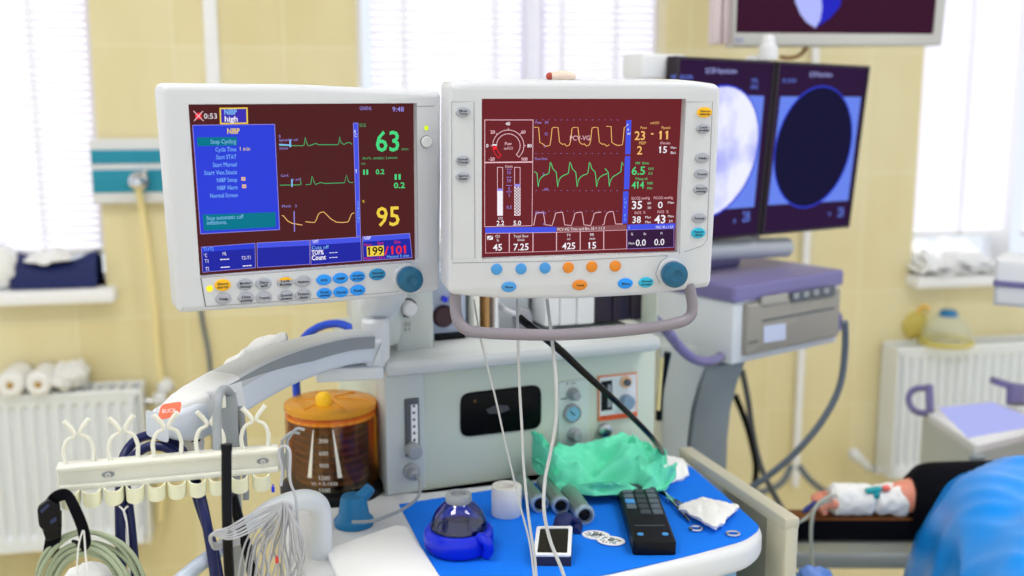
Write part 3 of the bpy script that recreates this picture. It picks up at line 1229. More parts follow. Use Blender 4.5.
zt_ = Rt.o.z
a = [rz(921, 408, zt_), rz(990, 400, zt_), rz(1062, 424, zt_ + .0), rz(976, 445, zt_)]
top = [(p.x, p.y) for p in (a[0], a[3], a[2], a[1])]
m = MB(Rt)
m.slab(rounded(top, 0.015), 0.0, -0.02, WHITE, 0.006)
m.build('top_panel', rt)
m = MB(Rt)
m.slab(rounded(inset(top, 0.001), 0.012), -0.02, -0.62, MINT2)
m.build('body', rt, smooth=False)
m = MB(Rt)
m.tube([(top[1][0] + 0.004, top[1][1] - 0.004, -0.022), (top[1][0] + 0.004, top[1][1] - 0.004, -0.2)], 0.016, COLG, sm=0)
m.build('corner_post', rt, label='blue grey corner post')
sc = [rz(939, 408.5, zt_), rz(992, 403, zt_), rz(1046, 424, zt_), rz(968, 438, zt_)]
m = MB(Rt)
m.slab([(p.x, p.y) for p in (sc[0], sc[3], sc[2], sc[1])], 0.0022, 0.0, S_LCD)
m.build('touch_panel', rt, smooth=False, label='lit lavender touch panel')
m = MB()
m.tube([at(928, 413, 2.5), at(917, 412, 2.51), at(910, 405, 2.53), at(909, 396, 2.54), at(915, 389, 2.54), at(927, 388, 2.53)], 0.0078, LILAC)
m.tube([at(929, 385, 2.53), at(930, 412, 2.5)], 0.0095, LILAC, sm=0)
m.build('handle', rt, label='purple loop handle')
m = MB()
m.tube([at(992, 380, 2.55), at(1005, 384, 2.55), at(1016, 387, 2.55), at(1034, 388, 2.55)], 0.013, LILAC, flatk=.7)
m.tube([at(1016, 387, 2.55), at(1016, 404, 2.53)], 0.022, LILAC, sm=0)
m.build('grip', rt, label='purple grip')
m = MB(Rt)
m.slab(inset(top, -0.03), -0.62, -0.7, COLG, 0.01)
m.build('cart_base', rt)
ctr = Vector((sum(p[0] for p in top) / 4, sum(p[1] for p in top) / 4))
for p in top:
    w_ = Vector(p).lerp(ctr, 0.12)
    m = MB(Rt)
    m.lathe([(0.012, -0.02), (0.04, -0.018), (0.04, 0.018), (0.012, 0.02)], BLACKR, (w_.x, w_.y, -zt_ + 0.041), 'X', 18)
    m.box(w_.x - 0.01, w_.x + 0.01, w_.y - 0.01, w_.y + 0.01, -zt_ + 0.07, -0.69, DGREY)
    m.build('caster', rt)

Q = Frame(at(996, 288, 2.3), -32)
qt = thing('side_monitor', 'white boxy device with a purple stripe at the right picture edge', 'medical device', Q)
q = Q.hits([(995.5, 259), (1070, 259), (1070, 325), (995.5, 306)])
q = [q[0], (q[0][0] + .2, q[0][1]), (q[0][0] + 0.2, q[3][1]), (q[0][0], q[3][1])]
m = MB(Q)
m.plate(q, 0, 0.12, WHITE, 0.012)
m.build('housing', qt)
a = Q.hits([(994.5, 280), (994.5, 286)])
m = MB(Q)
m.box(a[0][0] - .002, a[0][0] + .2, -0.004, 0.1, a[1][1], a[0][1], LILAC, 0.002)
m.build('stripe', qt, label='purple stripe')
m = MB(Q)
m.box(0.12, 0.17, 0.03, 0.08, q[0][1], 2.9 - Q.o.z - 0.001, GREY, 0.006)
m.build('support_pole', qt)
# ================================================================== ANAESTHESIA MACHINE
TZ = 0.80
M = Frame(atz(425, 490, TZ), 22)
at_ = thing('anesthesia_machine', 'pale mint anaesthesia machine with work surface behind the two monitors', 'anaesthesia machine', Frame((M.o.x, M.o.y, 0), 22))


def mbox(px0, py0, px1, py1, y0, y1, m, b=0.004, mb=None, yref=None):
    x0, za = M.hit(px0, py0, y0 if yref is None else yref)
    x1, zc = M.hit(px1, py1, y0 if yref is None else yref)
    q = mb or MB(M)
    q.box(min(x0, x1), max(x0, x1), y0, y1, min(za, zc), max(za, zc), m, b)
    return q


XL = M.hit(386, 430)[0]
XR = M.hit(655, 420)[0]
ZL = M.hit(520, 357, 0)[1]            # underside of the ledge
m = MB(M)
m.box(XL, XR, 0, 0.34, -0.72, ZL + 0.01, MINT, 0.006)
m.build('cabinet', at_)
# side column strip left of the panel seam
xs_ = M.hit(425, 430)[0]
m = MB(M)
m.box(XL - 0.002, xs_ - 0.001, -0.006, 0.05, -0.0, ZL, MINT2, 0.004)
m.build('suction_panel', at_)
m = MB(M)
x0, z1 = M.hit(404, 399, -0.006)
x1, z0 = M.hit(419.5, 455, -0.006)
m.plate(rect(x0, z0, x1, z1, 0.002), -0.009, 0, DGREY, 0.001)
x0b = M.hit(411, 410, -0.01)[0]
m.flat(rect(x0b, z0 + 0.02, x1 - 0.003, z1 - 0.01), -0.0094, PAPER)
for k in range(6):
    zz = z0 + 0.026 + k * 0.0115
    m.flat(rect(x0b + 0.003, zz, x0b + 0.007, zz + 0.004), -0.0098, INK)
m.tube([(x0 + 0.006, -0.011, z0 + 0.015), (x0 + 0.006, -0.011, z1 - 0.006)], 0.004, CLEAR, sm=0)
m.build('flowmeter', at_)
c = M.hit(414, 451, -0.02)
m = MB(M)
m.lathe([(0.013, -0.009), (0.013, -0.026), (0.010, -0.03), (0, -0.03)], GREY, (c[0], 0, c[1]), 'Y', 20)
m.build('flow_knob', at_)
c = M.hit(412, 472, -0.012)
m = MB(M)
m.lathe([(0.014, -0.006), (0.014, -0.012), (0.009, -0.014), (0.009, -0.03), (0.006, -0.032), (0, -0.032)], GREY, (c[0], 0, c[1]), 'Y', 20)
m.build('suction_port', at_, label='grey suction port')
pt = M.w(c[0], -0.034, c[1])
b = MB()
b.tube([pt, at(420, 483, 1.66), at(418, 497, 1.63), at(405, 508, 1.6), at(390, 515, 1.58), at(372, 521, 1.56), at(352, 522, 1.55)], 0.0026, GREY)
b.build('sampling_tube', label='thin grey tube from the suction port to the teal cup', cat='tube')
# ledge
m = MB(M)
lz0, lz1 = ZL, ZL + 0.027
lx0 = M.hit(384, 360, -0.05)[0]
lx1 = M.hit(661, 340, -0.05)[0]
m.box(lx0, lx1, -0.055, 0.32, lz0, lz1, LEDGE, 0.010)
m.build('ledge', at_)
zl = lz1
# upper recess: back plate, towers and modules
ZU = M.hit(520, 250, 0.0)[1]
m = MB(M)
m.box(XL + 0.02, XR - 0.0, 0.16, 0.34, zl - 0.002, ZU, LEDGE, 0.004)
m.build('upper_housing', at_)
x0 = M.hit(397, 340, 0.01)[0]
m = MB(M)
x1 = M.hit(434, 340, 0.01)[0]
m.box(x0, x1, 0.01, 0.165, zl - 0.002, ZU, MINT2, 0.004)
m.build('flow_tower', at_)
c = M.hit(408, 308, 0.0)
m = MB(M)
m.lathe([(0.017, 0.012), (0.017, 0.004), (0.012, 0.002), (0.012, -0.014), (0.009, -0.017), (0, -0.017)], WHITE, (c[0], 0, c[1]), 'Y', 22)
m.tube([(c[0] + 0.0145 * math.cos(i * PI / 8), 0.003, c[1] + 0.0145 * math.sin(i * PI / 8)) for i in range(16)], 0.002, DGREY, closed=True, sm=1)
m.build('oxygen_knob', at_)
m = MB(M)
a = M.hit(404, 326, 0.01)
m.text('O2', a[0], a[1], 0.006, INK, y=0.0085)
m.text('A S', a[0], a[1] - 0.008, 0.005, INK, y=0.0085)
m.build('tower_marking', at_)
# left mast bulge behind the patient monitor
m = MB()
m.lathe([(0.0, 0.0), (0.034, 0.005), (0.04, 0.02), (0.042, 0.05), (0.042, 0.14), (0.04, 0.155)], MINT2, tuple(at(378, 345, 1.74)), 'Z', 24)
m.build('monitor_mast', at_)
# gas module with a dark round port
m = MB(M)
x0, z0 = M.hit(431, 334, 0.06)
x1, z1 = M.hit(466, 270, 0.06)
m.box(x0, x1, 0.06, 0.17, zl, z1, mat('blue white module', (170, 182, 206), 0.4), 0.004)
c = M.hit(443, 316, 0.06)
m.lathe([(0.019, 0.062), (0.019, 0.054), (0.016, 0.05), (0, 0.05)], mat('dark wine port', (52, 22, 34), 0.3), (c[0], 0, c[1]), 'Y', 22)
m.box(x0 + 0.006, x1 - 0.004, 0.054, 0.07, zl + 0.001, zl + 0.012, BLACK, 0.001)
m.build('gas_module', at_)
c = M.hit(446, 299, 0.055)
for dx in (-0.003, 0.012):
    m = MB(M)
    m.lathe([(0.005, 0.062), (0.005, 0.05), (0, 0.05)], ROYAL, (c[0] + dx, 0, c[1]), 'Y', 14)
    m.build('blue_port', at_)
# water trap cluster in the middle
m = MB(M)
for px, w_, mm in ((477, 0.012, CREAM), (488, 0.008, BROWNC), (497, 0.007, WHITE)):
    c = M.hit(px, 330, 0.05)
    m.box(c[0] - w_ / 2, c[0] + w_ / 2, 0.05, 0.17, zl, ZU, mm, 0.003)
m.build('gas_rails', at_)
c = M.hit(527, 318, 0.04)
m = MB(M)
m.box(c[0] - 0.04, c[0] + 0.03, 0.10, 0.17, zl, ZU, CASE2, 0.004)
m.build('trap_module', at_)
m = MB(M)
m.lathe([(0.012, -0.022), (0.017, -0.016), (0.018, 0.0), (0.014, 0.014), (0.006, 0.018), (0, 0.018)], cloudy('clear grey trap', (170, 172, 180), 0.6), (c[0], 0.06, c[1] - 0.004), 'Z', 20)
m.tube([(c[0], 0.06, c[1]), (c[0] - 0.03, 0.05, c[1] + 0.012), (c[0] - 0.036, 0.10, c[1] + 0.02)], 0.005, WIRE)
m.build('water_trap', at_, label='clear water trap')
for i, px in enumerate((545, 560, 577)):
    xa = M.hit(px, 310, 0.05)[0]
    xb = M.hit((560, 577, 595)[i], 310, 0.05)[0]
    m = MB(M)
    m.box(xa + 0.0008, xb - 0.0008, 0.05, 0.17, M.hit(px, 327 - i, 0.05)[1], ZU, WHITE, 0.003)
    m.build('white_module', at_)
for i, px in enumerate((596, 614, 632)):
    xa = M.hit(px, 310, 0.05)[0]
    xb = M.hit((614, 632, 650)[i], 310, 0.05)[0]
    m = MB(M)
    m.box(xa + 0.0006, xb - 0.0006, 0.055, 0.17, M.hit(px, 323 - i, 0.05)[1], ZU, mat('dark violet module', (34, 24, 46), 0.35), 0.003)
    m.build('blank_module', at_, label='dark blank module')
m = MB(M)
x0 = M.hit(651, 310, 0.02)[0]
m.box(x0, XR, 0.0, 0.17, zl, ZU, MINT, 0.004)
m.build('right_tower', at_)
# black inspection window
m = MB(M)
q = M.hits([(460, 393.5), (541, 384), (541, 428), (460, 437.5)])
m.plate(rounded(q, 0.018), -0.004, 0.0, DGLASS, 0.003)
m.build('inspection_window', at_, label='black glossy window')
m = MB(M)
q = M.hits([(485, 409), (495, 404), (507, 405), (509, 409), (499, 413), (488, 413)])
m.flat(q, -0.0044, mat('faint grey emblem', (62, 62, 68), 0.4))
c = M.hit(474, 400.5)
m.flat(oval(c[0], c[1], 0.003, 0.003), -0.0044, mat('dim amber lamp', (90, 60, 20), 0.3))
m.build('window_emblem', at_)
# gauge panel
m = MB(M)
q = M.hits([(557.5, 382), (588, 378), (588, 444), (557.5, 448)])
m.plate(q, -0.004, 0, mat('pale gauge panel', (206, 218, 214), 0.4), 0.002)
c = M.hit(566, 391)
m.ribbon([(c[0] - .012, c[1] - 0.012), (c[0] + 0.0, c[1] - .012)], 0.002, -0.0045, INK)
m.text('A  mb', c[0] - 0.002, c[1] + 0.012, 0.005, INK, y=-0.0045)
m.build('gauge_panel', at_)
for px, py, r, dial in ((573, 394, 0.0115, 0), (572, 413, 0.0165, 1), (574, 434.5, 0.0125, 0)):
    c = M.hit(px, py, -0.006)
    m = MB(M)
    m.lathe([(r, -0.003), (r, -0.010), (r * .82, -0.013), (r * .80, -0.011), (0, -0.011)] if dial else [(r, -0.003), (r, -0.008), (r * .75, -0.011), (r * .7, -0.022), (r * .55, -0.024), (0, -0.024)], GREY, (c[0], 0, c[1]), 'Y', 24)
    if dial:
        m.flat(oval(c[0], c[1], r * .78, r * .78), -0.0115, DIAL)
        m.ribbon([(c[0] - 0.006, c[1] + 0.005), (c[0] + 0.003, c[1] - 0.003)], 0.002, -0.012, INK)
    m.build('pressure_gauge' if dial else 'gauge_knob', at_)
# vacuum panel with orange frame
q = M.hits([(597.5, 376), (636.5, 372), (636.5, 416), (597.5, 421)])
m = MB(M)
m.plate(q, -0.003, 0, mat('orange outline', (232, 140, 96), 0.5), 0.001)
m.plate(inset(q, 0.0025), -0.004, -0.001, WHITE, 0.0005)
q = M.hits([(598.5, 415.5), (636, 411), (636, 416), (598.5, 420.5)])
m.flat(q, -0.0045, ORANGE)
q = M.hits([(600, 381), (611, 379.5), (611, 409), (600, 410.5)])
m.flat(q, -0.0045, BLACK)
q = M.hits([(606.5, 384), (610, 383.5), (610, 406), (606.5, 407)])
m.flat(q, -0.0049, GREY)
m.text('500   D', *M.hit(601, 417.6), 0.004, INK, y=-0.005)
m.build('vacuum_panel', at_, label='white panel with an orange frame')
c = M.hit(626, 382, -0.006)
m = MB(M)
m.lathe([(0.011, -0.004), (0.011, -0.007), (0.006, -0.008)], mat('pale orange ring', (240, 190, 150), 0.5), (c[0], 0, c[1]), 'Y', 22)
m.lathe([(0.006, -0.006), (0.006, -0.014), (0, -0.014)], DGREY, (c[0], 0, c[1]), 'Y', 18)
m.build('oxygen_port', at_)
c = M.hit(627, 402, -0.01)
m = MB(M)
m.lathe([(0.0135, -0.004), (0.0135, -0.016), (0.011, -0.02), (0, -0.02)], mat('blue grey knob', (128, 150, 176), 0.4), (c[0], 0, c[1]), 'Y', 22)
m.build('vacuum_knob', at_)
c = M.hit(604, 430, -0.004)
m = MB(M)
m.lathe([(0.012, -0.001), (0.012, -0.012), (0.007, -0.014), (0, -0.014)], STEEL, (c[0], 0, c[1]), 'Y', 18)
m.build('outlet_port', at_)
# work surface
tray = [atz(x, y, TZ) for x, y in ((283, 489), (425, 490.5), (560, 475), (688, 459), (766, 528), (752, 545), (700, 558), (620, 575), (540, 590), (440, 602), (330, 606), (285, 572))]
tray = rounded([(p.x, p.y) for p in tray], [0.01, 0, 0, 0.01, 0.045, .03, 0.02, .03, .03, .03, 0.05, 0.02], 4)
m = MB()
m.slab(tray[::-1], TZ, TZ - 0.04, WHITE, 0.012, bb=0.01)
m.build('work_surface', at_)
dr = [atz(x, y, TZ) for x, y in ((425, 499), (670, 470), (738, 527), (700, 542), (620, 558), (540, 573), (440, 584), (345, 586), (320, 560))]
m = MB()
m.slab([(p.x, p.y) for p in dr][::-1], TZ - 0.041, TZ - 0.22, mat('pale blue drawer front', (150, 190, 222), 0.4), 0.006)
m.build('drawer', at_, label='pale blue drawer front')
m = MB()
m.slab(inset([(p.x, p.y) for p in dr][::-1], 0.02), TZ - 0.221, 0.14, MINT)
m.build('lower_cabinet', at_, smooth=False)
m = MB()
ib = inset([(p.x, p.y) for p in dr][::-1], 0.0)
m.slab(ib, 0.14, 0.08, LEDGE, 0.01)
m.build('plinth', at_)
for px, py in ((455, 510), (640, 490), (700, 530), (400, 570)):
    p = atz(px, py, TZ)
    m = MB()
    m.lathe([(0.012, -0.02), (0.04, -0.018), (0.04, 0.018), (0.012, 0.02)], BLACKR, (p.x, p.y, 0.041), 'X', 18)
    m.build('caster', at_)
# right side rail panel: top edge seen as a beige bar, front post below it
A_ = atz(690, 452, TZ + 0.012)
B_ = atz(790, 519, TZ + 0.012)
yw = math.degrees(math.atan2(B_.y - A_.y, B_.x - A_.x))
RP = Frame(A_, yw)
ln = (B_ - A_).length
m = MB(RP)
m.box(-0.02, ln + 0.008, -0.013, 0.013, -0.016, 0.004, BEIGE, 0.004)
m.build('side_rail', at_, label='beige side rail')
m = MB(RP)
m.box(ln - 0.05, ln + 0.009, -0.012, 0.012, -0.30, -0.010, BEIGE, 0.006)
m.build('rail_post', at_, label='beige rail post')
m = MB(RP)
m.box(ln - 0.20, ln - 0.05, -0.006, 0.006, -0.30, -0.012, mat('grey green side plate', (150, 152, 140), 0.5), 0.002)
m.build('side_plate', at_)

# bellows
jc = atz(333, 489, TZ)
jr = 0.0745
jt = thing('breathing_bellows', 'amber clear bellows canister with white volume scale', 'bellows canister', Frame((jc.x, jc.y, TZ)))
jh = CAM.z + (at(333, 402, jc.y).z - CAM.z) - TZ
m = MB()
m.lathe([(jr + 0.012, 0.0), (jr + 0.012, 0.012), (jr + 0.004, 0.018), (jr - 0.02, 0.02)], BLACK, tuple(jt.location), 'Z', 40)
m.build('base_ring', jt, label='black base ring')
m = MB()
m.lathe([(jr, 0.016), (jr, jh - 0.002)], AMBER, tuple(jt.location), 'Z', 48, caps=False)
m.lathe([(jr - 0.004, 0.016), (jr - 0.004, jh - 0.012)], AMBER, tuple(jt.location), 'Z', 48, caps=False)
m.build('canister', jt)
m = MB()
m.lathe([(jr - 0.004, jh - 0.014), (jr + 0.0012, jh - 0.008), (jr + 0.0012, jh + 0.0), (jr - 0.004, jh + 0.002), (0.02, jh + 0.006), (0, jh + 0.007)], AMBERS, tuple(jt.location), 'Z', 48)
for k in range(6):
    g = k * PI / 3
    m.tube([(jc.x + 0.012 * math.cos(g), jc.y + 0.012 * math.sin(g), TZ + jh + 0.007), (jc.x + 0.064 * math.cos(g), jc.y + 0.064 * math.sin(g), TZ + jh + 0.003)], 0.0016, AMBERS, sm=0, n=6)
m.build('lid', jt)
m = MB()
m.tube([(jc.x + (jr - 0.0045) * math.cos(2 * PI * i / 32), jc.y + (jr - 0.0045) * math.sin(2 * PI * i / 32), TZ + jh - 0.018) for i in range(32)], 0.0048, YELLOW if False else mat('amber rim', (250, 190, 44), 0.2), closed=True, sm=1)
m.build('rim', jt)
m = MB()
pf_ = []
nb = 8
for k in range(nb):
    z0 = 0.022 + k * (jh - 0.05) / nb
    dz = (jh - 0.05) / nb
    pf_ += [(jr - 0.024, z0), (jr - 0.014, z0 + dz * .3), (jr - 0.014, z0 + dz * .7), (jr - 0.024, z0 + dz)]
m.lathe(pf_, BELLOW, tuple(jt.location), 'Z', 40)
m.build('bellows', jt, label='dark pleated rubber bellows')
# scale on the front of the canister
m = MB()
d = (CAM - jt.location)
g0 = math.atan2(d.y, d.x) - math.radians(10)


def cyl(ang, z, r=jr + 0.0008):
    return (jc.x + r * math.cos(ang), jc.y + r * math.sin(ang), TZ + z)


SW = mat('white scale print', (235, 232, 215), 0.5)
for sgn in (-1, 1):
    a0, a1 = g0 + sgn * 0.20, g0 + sgn * 0.31
    vs = [cyl(a0, jh - 0.025), cyl(a0 + sgn * 0.02, jh - 0.025), cyl(a1 + sgn * .07, 0.045), cyl(a1 - sgn * .03, 0.045)]
    m.add(vs, [(0, 1, 2, 3)], SW)
for k, tx in enumerate(('300', '600', '900', '1200', '1500')):
    z = jh - 0.046 - k * 0.0205
    fr = Frame(cyl(g0, z, jr + 0.001), math.degrees(g0) + 90)
    m.m = fr.m
    m.text(tx, 0, 0, 0.007, SW, y=-0.0002, al='C')
fr = Frame(cyl(g0, 0.034, jr + 0.001), math.degrees(g0) + 90)
m.m = fr.m
m.text('Vt = 0-1500', 0, 0, 0.006, SW, y=-0.0002, al='C', wd=0.042)
m.m = ID.m
m.build('scale_print', jt, smooth=False, label='white volume scale')
m = MB()
p = at(323, 381, jc.y - 0.03)
m.lathe([(0.013, 0), (0.013, 0.012), (0.010, 0.018), (0.005, 0.021), (0, 0.021)], YELLOW, (p.x, p.y, TZ + jh + 0.004), 'Z', 18)
m.build('valve_cap', jt, label='yellow valve cap')

# blue gas hose behind the arm
b = MB()
b.tube([at(297, 398, 1.80), at(296, 375, 1.80), at(298, 352, 1.80), at(306, 336, 1.80), at(322, 326, 1.79), at(340, 324, 1.78), at(356, 332, 1.76), at(366, 345, 1.74)], 0.007, BLUEH)
b.build('gas_hose', label='royal blue hose arching over the grey arm', cat='hose')

# swing arm
ar = thing('support_arm', 'curved white and grey support arm reaching from the machine to the hook rail', 'support arm', Frame(at(372, 362, 1.66), 0))
path = [(364, 347.5, 1.66, 14.0), (340, 350, 1.63, 14.5), (310, 357.5, 1.58, 16), (280, 368, 1.53, 17.5), (250, 382, 1.48, 19.5), (222, 398, 1.43, 21), (200, 412, 1.40, 23), (182, 420, 1.37, 21), (166, 424, 1.35, 15), (157, 426, 1.34, 6)]
pts = [at(a, b_, c) for a, b_, c, _ in path]
hh = [k * c / F for (_, _, c, k) in path]


def lofted(mb, pts, hh, half, sec, mm, caps=True):
    """Loft a section given as (side, up) fractions along the path."""
    n = len(sec)
    vs, fs = [], []
    for i, p in enumerate(pts):
        t = (pts[min(i + 1, len(pts) - 1)] - pts[max(i - 1, 0)]).normalized()
        sd = t.cross(Vector((0, 0, 1))).normalized()
        up = sd.cross(t).normalized()
        for (a, b_) in sec:
            vs.append(p + sd * (a * (half[i] if isinstance(half, list) else half)) + up * (b_ * hh[i]))
    for i in range(len(pts) - 1):
        for j in range(n):
            k = (j + 1) % n
            fs.append((i * n + j, i * n + k, (i + 1) * n + k, (i + 1) * n + j))
    if caps:
        fs.append(tuple(range(n)))
        fs.append(tuple((len(pts) - 1) * n + j for j in reversed(range(n))))
    return mb.add(vs, fs, mm)


cp = catmull(pts, 5)
ch = [hh[min(int(i / 5), 8)] + (hh[min(int(i / 5) + 1, 9)] - hh[min(int(i / 5), 8)]) * (i % 5) / 5 for i in range(len(cp))]
# the side of the arm facing the camera is +side when going left
sec = rounded([(-1, -1), (1, -1), (1, 1), (-1, 1)], 0.35, 3)
m = MB()
lofted(m, cp, [h * .95 for h in ch], 0.026, sec, mat('pale blue white arm', (206, 214, 226), 0.38))
m.build('arm_body', ar)
m = MB()
np_ = 31
lofted(m, [p + Vector((0, 0, 0.004)) for p in cp[:np_]], ch[:np_], 0.0275, rounded([(-1, 0.25), (1, 0.25), (1, 1.02), (-1, 1.02)], 0.25, 3), mat('light grey arm top', (196, 200, 206), 0.4))
m.build('arm_cover', ar)
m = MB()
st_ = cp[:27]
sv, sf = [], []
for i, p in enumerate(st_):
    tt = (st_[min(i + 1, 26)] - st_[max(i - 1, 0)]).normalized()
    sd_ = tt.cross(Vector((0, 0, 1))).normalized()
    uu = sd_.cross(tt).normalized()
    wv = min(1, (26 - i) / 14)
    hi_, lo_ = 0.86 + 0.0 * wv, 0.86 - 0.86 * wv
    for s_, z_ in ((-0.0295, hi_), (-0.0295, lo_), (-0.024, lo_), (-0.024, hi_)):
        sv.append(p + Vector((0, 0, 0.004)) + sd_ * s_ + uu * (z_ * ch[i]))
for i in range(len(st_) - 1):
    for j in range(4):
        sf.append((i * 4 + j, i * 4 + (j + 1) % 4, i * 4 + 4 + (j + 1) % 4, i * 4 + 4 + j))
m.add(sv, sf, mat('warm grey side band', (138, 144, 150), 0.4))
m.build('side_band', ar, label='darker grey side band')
m = MB(Frame(at(178, 440, 1.37), 12))
m.box(-0.020, 0.030, 0.012, 0.05, -0.030, 0.016, WHITE, 0.008)
m.box(0.016, 0.028, -0.002, 0.02, -0.004, 0.014, BLACK, 0.002)
m.build('end_bracket', ar)
m = MB()
lofted(m, [p + Vector((0, 0, 0.003)) for p in cp[24:]], [h * 1.06 for h in ch[24:]], [0.030 - 0.00022 * i * i * .3 for i in range(len(cp) - 24)], rounded([(-1, -0.92), (1, -0.92), (1, 1.04), (-1, 1.04)], 0.4, 4), WHITE)
m.build('end_shell', ar, label='white end shell')
m = MB()
p = at(176, 409, 1.335)
fr = Frame(p, 0)
m = MB(Frame(at(170, 411, 1.318), 18, -22))
m.plate(rounded([(-0.016, -0.011), (0.011, -0.006), (0.015, 0.011), (-0.010, 0.009)], 0.005), 0, 0.002, REDP)
m.text('BUCK', -0.009, -0.002, 0.005, PAPER, y=-0.0006, wd=0.016)
m.build('sticker', ar, label='orange red sticker')
m = MB()
fr = Frame(at(357, 360, 1.64), 15)
m.m = fr.m
q = fr.hits([(383, 340), (383, 375), (366, 377), (366, 346)])
m.plate(rounded(q, 0.005), 0.0, 0.05, CASE2, 0.004)
q = fr.hits([(383, 366), (383, 378), (316, 382), (315, 367)])
m.plate(rounded(q, 0.005), -0.01, 0.05, CASE2, 0.004)
m.build('bracket', ar, label='white mounting bracket')
m = MB()
m.lathe([(0.022, -0.02), (0.022, 0.05), (0.018, 0.055), (0, 0.055)], WHITE, tuple(at(376, 352, 1.69)), 'Z', 22)
m.build('pivot', ar)
p = at(343, 338, 1.625)
m = MB()
m.lathe([(0.010, 0.0), (0.010, 0.003), (0.006, 0.004), (0, 0.004)], STEEL, (p.x, p.y, p.z - 0.003), 'Z', 18)
m.build('screw', ar)

# crumpled glove/tissue behind the arm
m = MB()
a0, a1 = at(218, 380, 1.50), at(287, 337, 1.60)
ax_ = (a1 - a0)


def tis(u, v):
    p = a0 + ax_ * u
    g = 2 * PI * v
    r = 0.019 * math.sin(PI * (0.08 + .86 * u)) ** 0.6
    q = 1 + 0.45 * noise.noise((u * 6, math.cos(g) * 1.7, math.sin(g) * 1.7))
    return p + Vector((-0.3 * math.sin(g) * r * q, math.cos(g) * r * q, math.sin(g) * r * q * 0.95))


m.grid(tis, 22, 18, GAUZE)
m.build('crumpled_tissue', label='crumpled white tissue tucked behind the curved arm', cat='tissue', ang=80)

# white bent breathing tube at lower left
b = MB()
b.tube([at(158, 600, 1.25), at(190, 572, 1.28), at(225, 545, 1.32), at(255, 520, 1.36)], 0.0095, mat('pale blue white tube', (196, 208, 226), 0.35), n=14)
b.tube([at(248, 526, 1.36), at(268, 512, 1.39), at(288, 503, 1.42), (at(305, 500, 1.45)), at(317, 504, 1.47), at(321, 516, 1.48), at(322, 545, 1.48), at(323, 575, 1.48)], [0.0105, 0.0135, 0.0145, 0.015, 0.015, 0.015, 0.015, 0.015], CASE2, n=18)
b.build('bent_tube', label='white bent tube arm beside the lead wire bundle', cat='tube arm')
# ================================================================== PATIENT MONITOR (left)
L = Frame((-0.265, 1.43, 1.332), 24.5, 0.8)
lt = thing('patient_monitor', 'white monitor showing a blue menu and the readings 63 and 95', 'monitor', L)


class Px:
    """Draws on a frame plane in picture-sized units at that plane."""
    def __init__(s, fr, y):
        s.fr, s.y = fr, y
        s.b = MB(fr)
        s.k = 0

    def lay(s):
        s.k += 1
        return s.y - 0.00012 * s.k * 0.3

    def poly(s, pts, m):
        s.b.flat(s.fr.hits(pts, s.y), s.lay(), m)
        return s

    def line(s, pts, m, w=0.9):
        s.b.ribbon(s.fr.hits(pts, s.y), w * s.u(), s.lay(), m)
        return s

    def u(s):
        a, b_ = s.fr.hit(300, 180, s.y), s.fr.hit(300, 181, s.y)
        return abs(a[1] - b_[1])

    def frame(s, pts, m, w=0.9):
        p = s.fr.hits(pts, s.y)
        i = inset(p, w * s.u())
        y = s.lay()
        n = len(p)
        s.b.add([(a, y, c) for a, c in p + i], [(j, (j + 1) % n, n + (j + 1) % n, n + j) for j in range(n)], m)
        return s

    def text(s, st, px, py, h, m, w=None, bold=0.0, al='L'):
        x, z = s.fr.hit(px, py, s.y)
        wd = None
        if w:
            wd = abs(s.fr.hit(px + w, py, s.y)[0] - x)
        s.b.text(st, x, z, h * s.u(), m, y=s.lay(), wd=wd, bold=bold, al=al)
        return s

    def disc(s, px, py, r, m, ry=None):
        n = 22
        return s.poly([(px + r * math.cos(2 * PI * i / n), py + (ry or r) * math.sin(2 * PI * i / n)) for i in range(n)], m)


def casing(fr, t, outer, scr, rad, depth, mm):
    o = rounded(fr.hits(outer), rad, 5)
    scq = fr.hits(scr)
    bz = inset(scq, -0.0035)
    m = MB(fr)
    m.plate(o, -0.012, depth, mm, 0.008, holes=[bz], hole_depth=0.004, bb=0.012)
    return m, scq, bz


m, scq, bz = casing(L, lt, [(158.5, 83), (300, 84.5), (438.8, 91), (438.8, 180), (437.5, 286), (434, 290.5), (330, 302), (176.5, 312), (168, 200)], [(190, 107), (411.4, 105.6), (413, 257.6), (201.2, 272.8)], [0.012, 0, 0.01, 0, 0.012, 0.01, 0, 0.008, 0], 0.055, CASE)
m.build('casing', lt)
LS = Px(L, 0.002)
q = L.hits([(188, 105), (413.5, 103.5), (415, 259.5), (199, 275)], 0.002)
LS.b.flat(q, 0.0022, S_FLARE)
# icons and title row
LS.disc(198.5, 116, 3.4, S_RED)
LS.line([(193.5, 111), (203.5, 121)], S_PINK, 0.8).line([(203, 111), (194, 121)], S_PINK, 0.8)
LS.text('0:53', 204, 118.7, 5, S_WHITE, w=13)
LS.poly([(219.6, 108), (247.3, 107.6), (247.8, 123.6), (220.2, 124)], emit('display violet', (62, 50, 176)))
LS.frame([(219.4, 107.8), (247.5, 107.4), (248, 123.8), (220, 124.3)], S_YEL, 1.3)
LS.text('NIBP', 224.4, 114.6, 5.2, S_CYAN, w=12.5, bold=.02).text('high', 224.8, 121.6, 5.2, S_WHITE, w=13, bold=.02)
